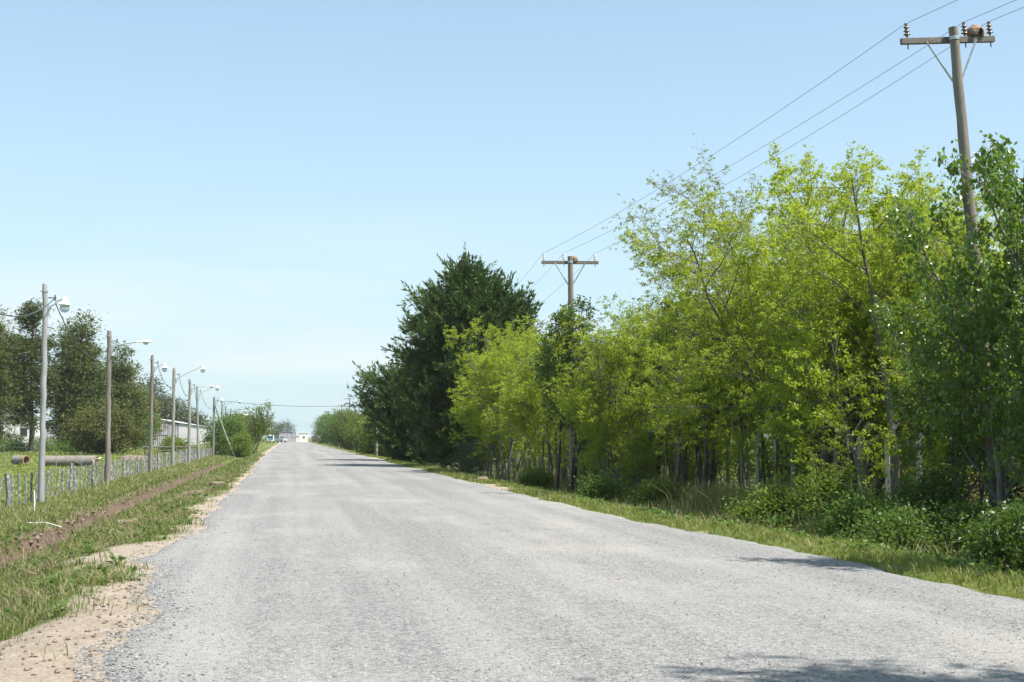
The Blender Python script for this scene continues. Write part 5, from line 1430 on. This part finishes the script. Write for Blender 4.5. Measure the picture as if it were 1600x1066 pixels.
def shed(x0, x1, y0, y1, hs, ridge, label, npan=6, nside=7):
    z0 = gz(x1, y0)
    t = thing('shed', label, 'shed', (x0, y0, z0))
    W, D = x1 - x0, y1 - y0
    rg = random.Random(int(y0))
    for row in range(2):
        for i in range(npan):
            w = W / npan; hh = hs * .5
            o = corrugated(w - .05, hh - .04, 10, .03).build('wall_panel', M['shedwall'], t, loc=(w * i, rg.uniform(-.06, .06), hh * row + rg.uniform(-.04, .04)))
            o.rotation_euler = (rg.gauss(0, .01), rg.gauss(0, .012), 0)
    for i in range(nside):
        w = D / nside
        o = corrugated(w - .05, hs, 12, .03).build('wall_panel', M['shedlit'], t, loc=(W, w * i, rg.uniform(-.05, .05)))
        o.rotation_euler = (0, rg.gauss(0, .008), math.pi / 2)
    g = MB(); g.prism([(0, hs + .05), (W, hs + .05), (W * .5, ridge)], .06, Matrix.Translation((0, .12, 0))); g.build('gable', M['shedwall'], t)
    nr = 9
    for side in (0, 1):
        for i in range(nr):
            l0 = D / nr * i - .2; L = D / nr + .25
            p = MB()
            xa, xb = (-.3, W * .5) if side == 0 else (W * .5, W + .3)
            za, zb = (hs, ridge + .05) if side == 0 else (ridge + .05, hs)
            v = [(xa, l0, za + .08), (xb, l0, zb + .08), (xb, l0 + L, zb + .1), (xa, l0 + L, za + .1), (xa, l0, za + .03), (xb, l0, zb + .03), (xb, l0 + L, zb + .05), (xa, l0 + L, za + .05)]
            p.add(v, [(0, 1, 2, 3), (7, 6, 5, 4), (0, 4, 5, 1), (1, 5, 6, 2), (2, 6, 7, 3), (3, 7, 4, 0)])
            p.build('roof_sheet', M['shedroof'], t, loc=(0, 0, rg.uniform(0, .05)))
    bk = MB(); bk.box((W / 2, D - .2, hs / 2), (W - .4, .1, hs)); bk.build('back_wall', M['shedwall'], t)
shed(-30.5, -18.6, 252, 338, 3.9, 5.0, 'long low grey-panelled shed behind the street lamps on the left', 7, 9)
shed(-45.0, -31.5, 258, 330, 3.7, 4.9, 'second grey shed further left, mostly hidden by trees', 5, 6)
shed(-2.6, 2.6, 462, 474, 3.0, 3.4, 'grey-panelled low shed at the end of the road behind the pickup', 4, 4)
def house(x, y, w, d, h, label, wins, flat=True, door=None, yaw=0):
    t = thing('house', label, 'house', (x, y, gz(x, y)), (0, 0, yaw))
    b = MB(); b.box((0, d / 2, h / 2 - .1), (w, d, h + .2)); b.build('wall', M['plaster'], t, bevel=.03)
    r = MB()
    if flat: r.box((0, d / 2, h + .08), (w + .3, d + .3, .16))
    else: r.prism([(-w / 2 - .3, h), (w / 2 + .3, h), (0, h + w * .22)], d + .5, Matrix.Translation((0, d / 2, 0)))
    r.build('roof', M['plaster'] if flat else M['roofgrey'], t)
    for wx, wz, ww, wh in wins:
        f = MB(); f.box((wx, -.02, wz), (ww + .12, .1, wh + .12)); fo = f.build('window', M['shedlit'], t)
        p = MB(); p.box((wx, -.075, wz), (ww, .03, wh)); p.build('pane', M['darkwin'], fo)
house(5.1, 466, 2.9, 6, 2.9, 'white flat-roofed block with one small dark window at the end of the road', [(.15, 1.55, .55, .5)])
house(2.9, 476, 3.0, 4, 1.9, 'low pale outbuilding between the far grey shed and the white block', [])
house(-39.5, 216, 7.0, 6, 4.6, 'white house glimpsed through the pines at the far left', [(-1.8, 2.4, .9, 1.1), (1.6, 2.4, .9, 1.1)], False)
house(-27.8, 222, 4.5, 5, 3.2, 'white outbuilding glimpsed behind the broad olive pine', [(.5, 1.7, .8, .9)], False)
gt = thing('board_gate', 'dark red board gate right of the white block at the end of the road', 'gate', (7.6, 455, gz(7.6, 455)))
for k in range(9):
    b = MB(); b.box((k * .22, 0, 1.0), (.2, .05, 2.0)); b.build('board', M['maroon'], gt)
for z in (.4, 1.6):
    b = MB(); b.box((.88, -.05, z), (2.0, .04, .12)); b.build('rail', M['maroon'], gt)

M['vanwhite'] = plain_mat('white_car_paint', (0.8, 0.8, 0.8), .25, 0, .02)
M['vanblue'] = plain_mat('blue_panel', (0.06, 0.30, 0.55), .35, 0, .1)
M['silver'] = plain_mat('silver_car_paint', (0.55, 0.57, 0.58), .25, .5, .03)
M['carglass'] = plain_mat('car_glass', (0.03, 0.04, 0.05), .08, 0, .1)
M['rubber'] = plain_mat('tyre_rubber', (0.025, 0.025, 0.027), .85)
M['red'] = plain_mat('red_light', (0.5, 0.03, 0.03), .3)
def wheel(t, x, y, r=.34, w=.22):
    m = Matrix.Rotation(math.pi / 2, 3, 'Y')
    wh = thing('wheel', None, None); wh.parent = t; wh.location = (x, y, r)
    b = MB(); b.lathe([(r * .62, -w / 2), (r * .95, -w / 2), (r, -w * .35), (r, w * .35), (r * .95, w / 2), (r * .62, w / 2)], n=20, mat=m); b.build('tyre', M['rubber'], wh, True)
    b = MB(); b.lathe([(r * .2, -w * .52), (r * .6, -w * .45), (r * .6, w * .45), (r * .2, w * .52)], n=14, mat=m); b.build('rim', M['lampgrey'], wh, True)
def van(x, y, rz, label):
    """front towards -Y"""
    t = thing('van', label, 'van', (x, y, max(gz(x, y), 0)), (0, 0, rz))
    side = [(-2.4, .35), (-2.42, .95), (-1.9, 1.15), (-1.25, 2.0), (-.9, 2.12), (2.3, 2.15), (2.45, 2.0), (2.45, .35)]
    Mx = Matrix(((0, 1, 0, 0), (1, 0, 0, 0), (0, 0, 1, 0), (0, 0, 0, 1)))
    b = MB(); b.prism(side, 1.9, Mx); b.build('body', M['vanwhite'], t, bevel=.06)
    g = MB(); g.add([(-.8, -1.92, 1.22), (.8, -1.92, 1.22), (.72, -1.32, 1.98), (-.72, -1.32, 1.98), (-.8, -1.87, 1.20), (.8, -1.87, 1.20), (.72, -1.27, 1.96), (-.72, -1.27, 1.96)],
                    [(0, 1, 2, 3), (7, 6, 5, 4), (0, 4, 5, 1), (1, 5, 6, 2), (2, 6, 7, 3), (3, 7, 4, 0)]); g.build('windscreen', M['carglass'], t)
    for s in (-1, 1):
        w = MB(); w.box((s * .955, -1.0, 1.6), (.02, .8, .5)); w.build('side_window', M['carglass'], t)
        h = MB(); h.box((s * .7, -2.43, .82), (.3, .05, .2)); h.build('headlight', M['lampgrey'], t, bevel=.02)
        for yy in (-1.55, 1.55): wheel(t, s * .82, yy)
    p = MB(); p.box((0.1, -2.435, .98), (1.2, .04, .5)); p.build('blue_panel', M['vanblue'], t, bevel=.01)
    bu = MB(); bu.box((0, -2.46, .48), (1.8, .12, .2)); bu.build('bumper', M['lampgrey'], t, bevel=.03)
van(-4.75, 402, 0.06, 'white van with a blue panel parked left at the far road end')
def pickup(x, y, rz, label):
    t = thing('pickup', label, 'pickup', (x, y, max(gz(x, y), 0)), (0, 0, rz))
    Mx = Matrix(((0, 1, 0, 0), (1, 0, 0, 0), (0, 0, 1, 0), (0, 0, 0, 1)))
    b = MB(); b.prism([(-2.55, .42), (-2.6, .95), (-2.35, 1.08), (-1.2, 1.15), (.62, 1.15), (2.55, 1.12), (2.6, .45)], 1.78, Mx); b.build('body', M['silver'], t, bevel=.06)
    c = MB(); c.prism([(-1.25, 1.14), (-.55, 1.72), (.45, 1.74), (.68, 1.14)], 1.6, Mx); c.build('cab', M['silver'], t, bevel=.05)
    for s in (-1, 1):
        w = MB(); w.box((s * .805, -.1, 1.45), (.02, 1.0, .38)); w.build('side_window', M['carglass'], t)
        h = MB(); h.box((s * .66, -2.59, .85), (.34, .05, .18)); h.build('headlight', M['lampgrey'], t, bevel=.02)
        l = MB(); l.box((s * .78, 2.59, .88), (.14, .05, .3)); l.build('tail_light', M['red'], t)
        for yy in (-1.6, 1.6): wheel(t, s * .78, yy, .36, .24)
    g = MB(); g.add([(-.72, -1.24, 1.2), (.72, -1.24, 1.2), (.64, -.62, 1.70), (-.64, -.62, 1.70), (-.72, -1.18, 1.2), (.72, -1.18, 1.2), (.64, -.56, 1.70), (-.64, -.56, 1.70)],
                    [(0, 1, 2, 3), (7, 6, 5, 4), (0, 4, 5, 1), (1, 5, 6, 2), (2, 6, 7, 3), (3, 7, 4, 0)]); g.build('windscreen', M['carglass'], t)
    rw = MB(); rw.box((0, .6, 1.45), (1.3, .04, .4)); rw.build('rear_window', M['carglass'], t)
    lb = MB(); lb.box((0, 1.65, 1.125), (1.4, 1.7, .04)); lb.build('load_bed', M['rubber'], t)
pickup(-2.3, 424, 0.75, 'silver pickup with dark windows parked beside the white van')

# ------------------------------------------------------------------ the spring air itself: distant things pale slightly
hm = bpy.data.materials.new('haze_air')
hm.use_nodes = True
hm.node_tree.nodes.clear()
hv = hm.node_tree.nodes.new('ShaderNodeVolumePrincipled')
hv.inputs['Color'].default_value = (0.97, 0.985, 1.0, 1)
hv.inputs['Density'].default_value = 0.00014
hv.inputs['Anisotropy'].default_value = 0.2
ho = hm.node_tree.nodes.new('ShaderNodeOutputMaterial')
hm.node_tree.links.new(hv.outputs['Volume'], ho.inputs['Volume'])
b = MB(); b.box((0, 2000, 9.0), (8400, 8400, 26.0))
o = b.build('haze', hm)
tag(o, kind='stuff')
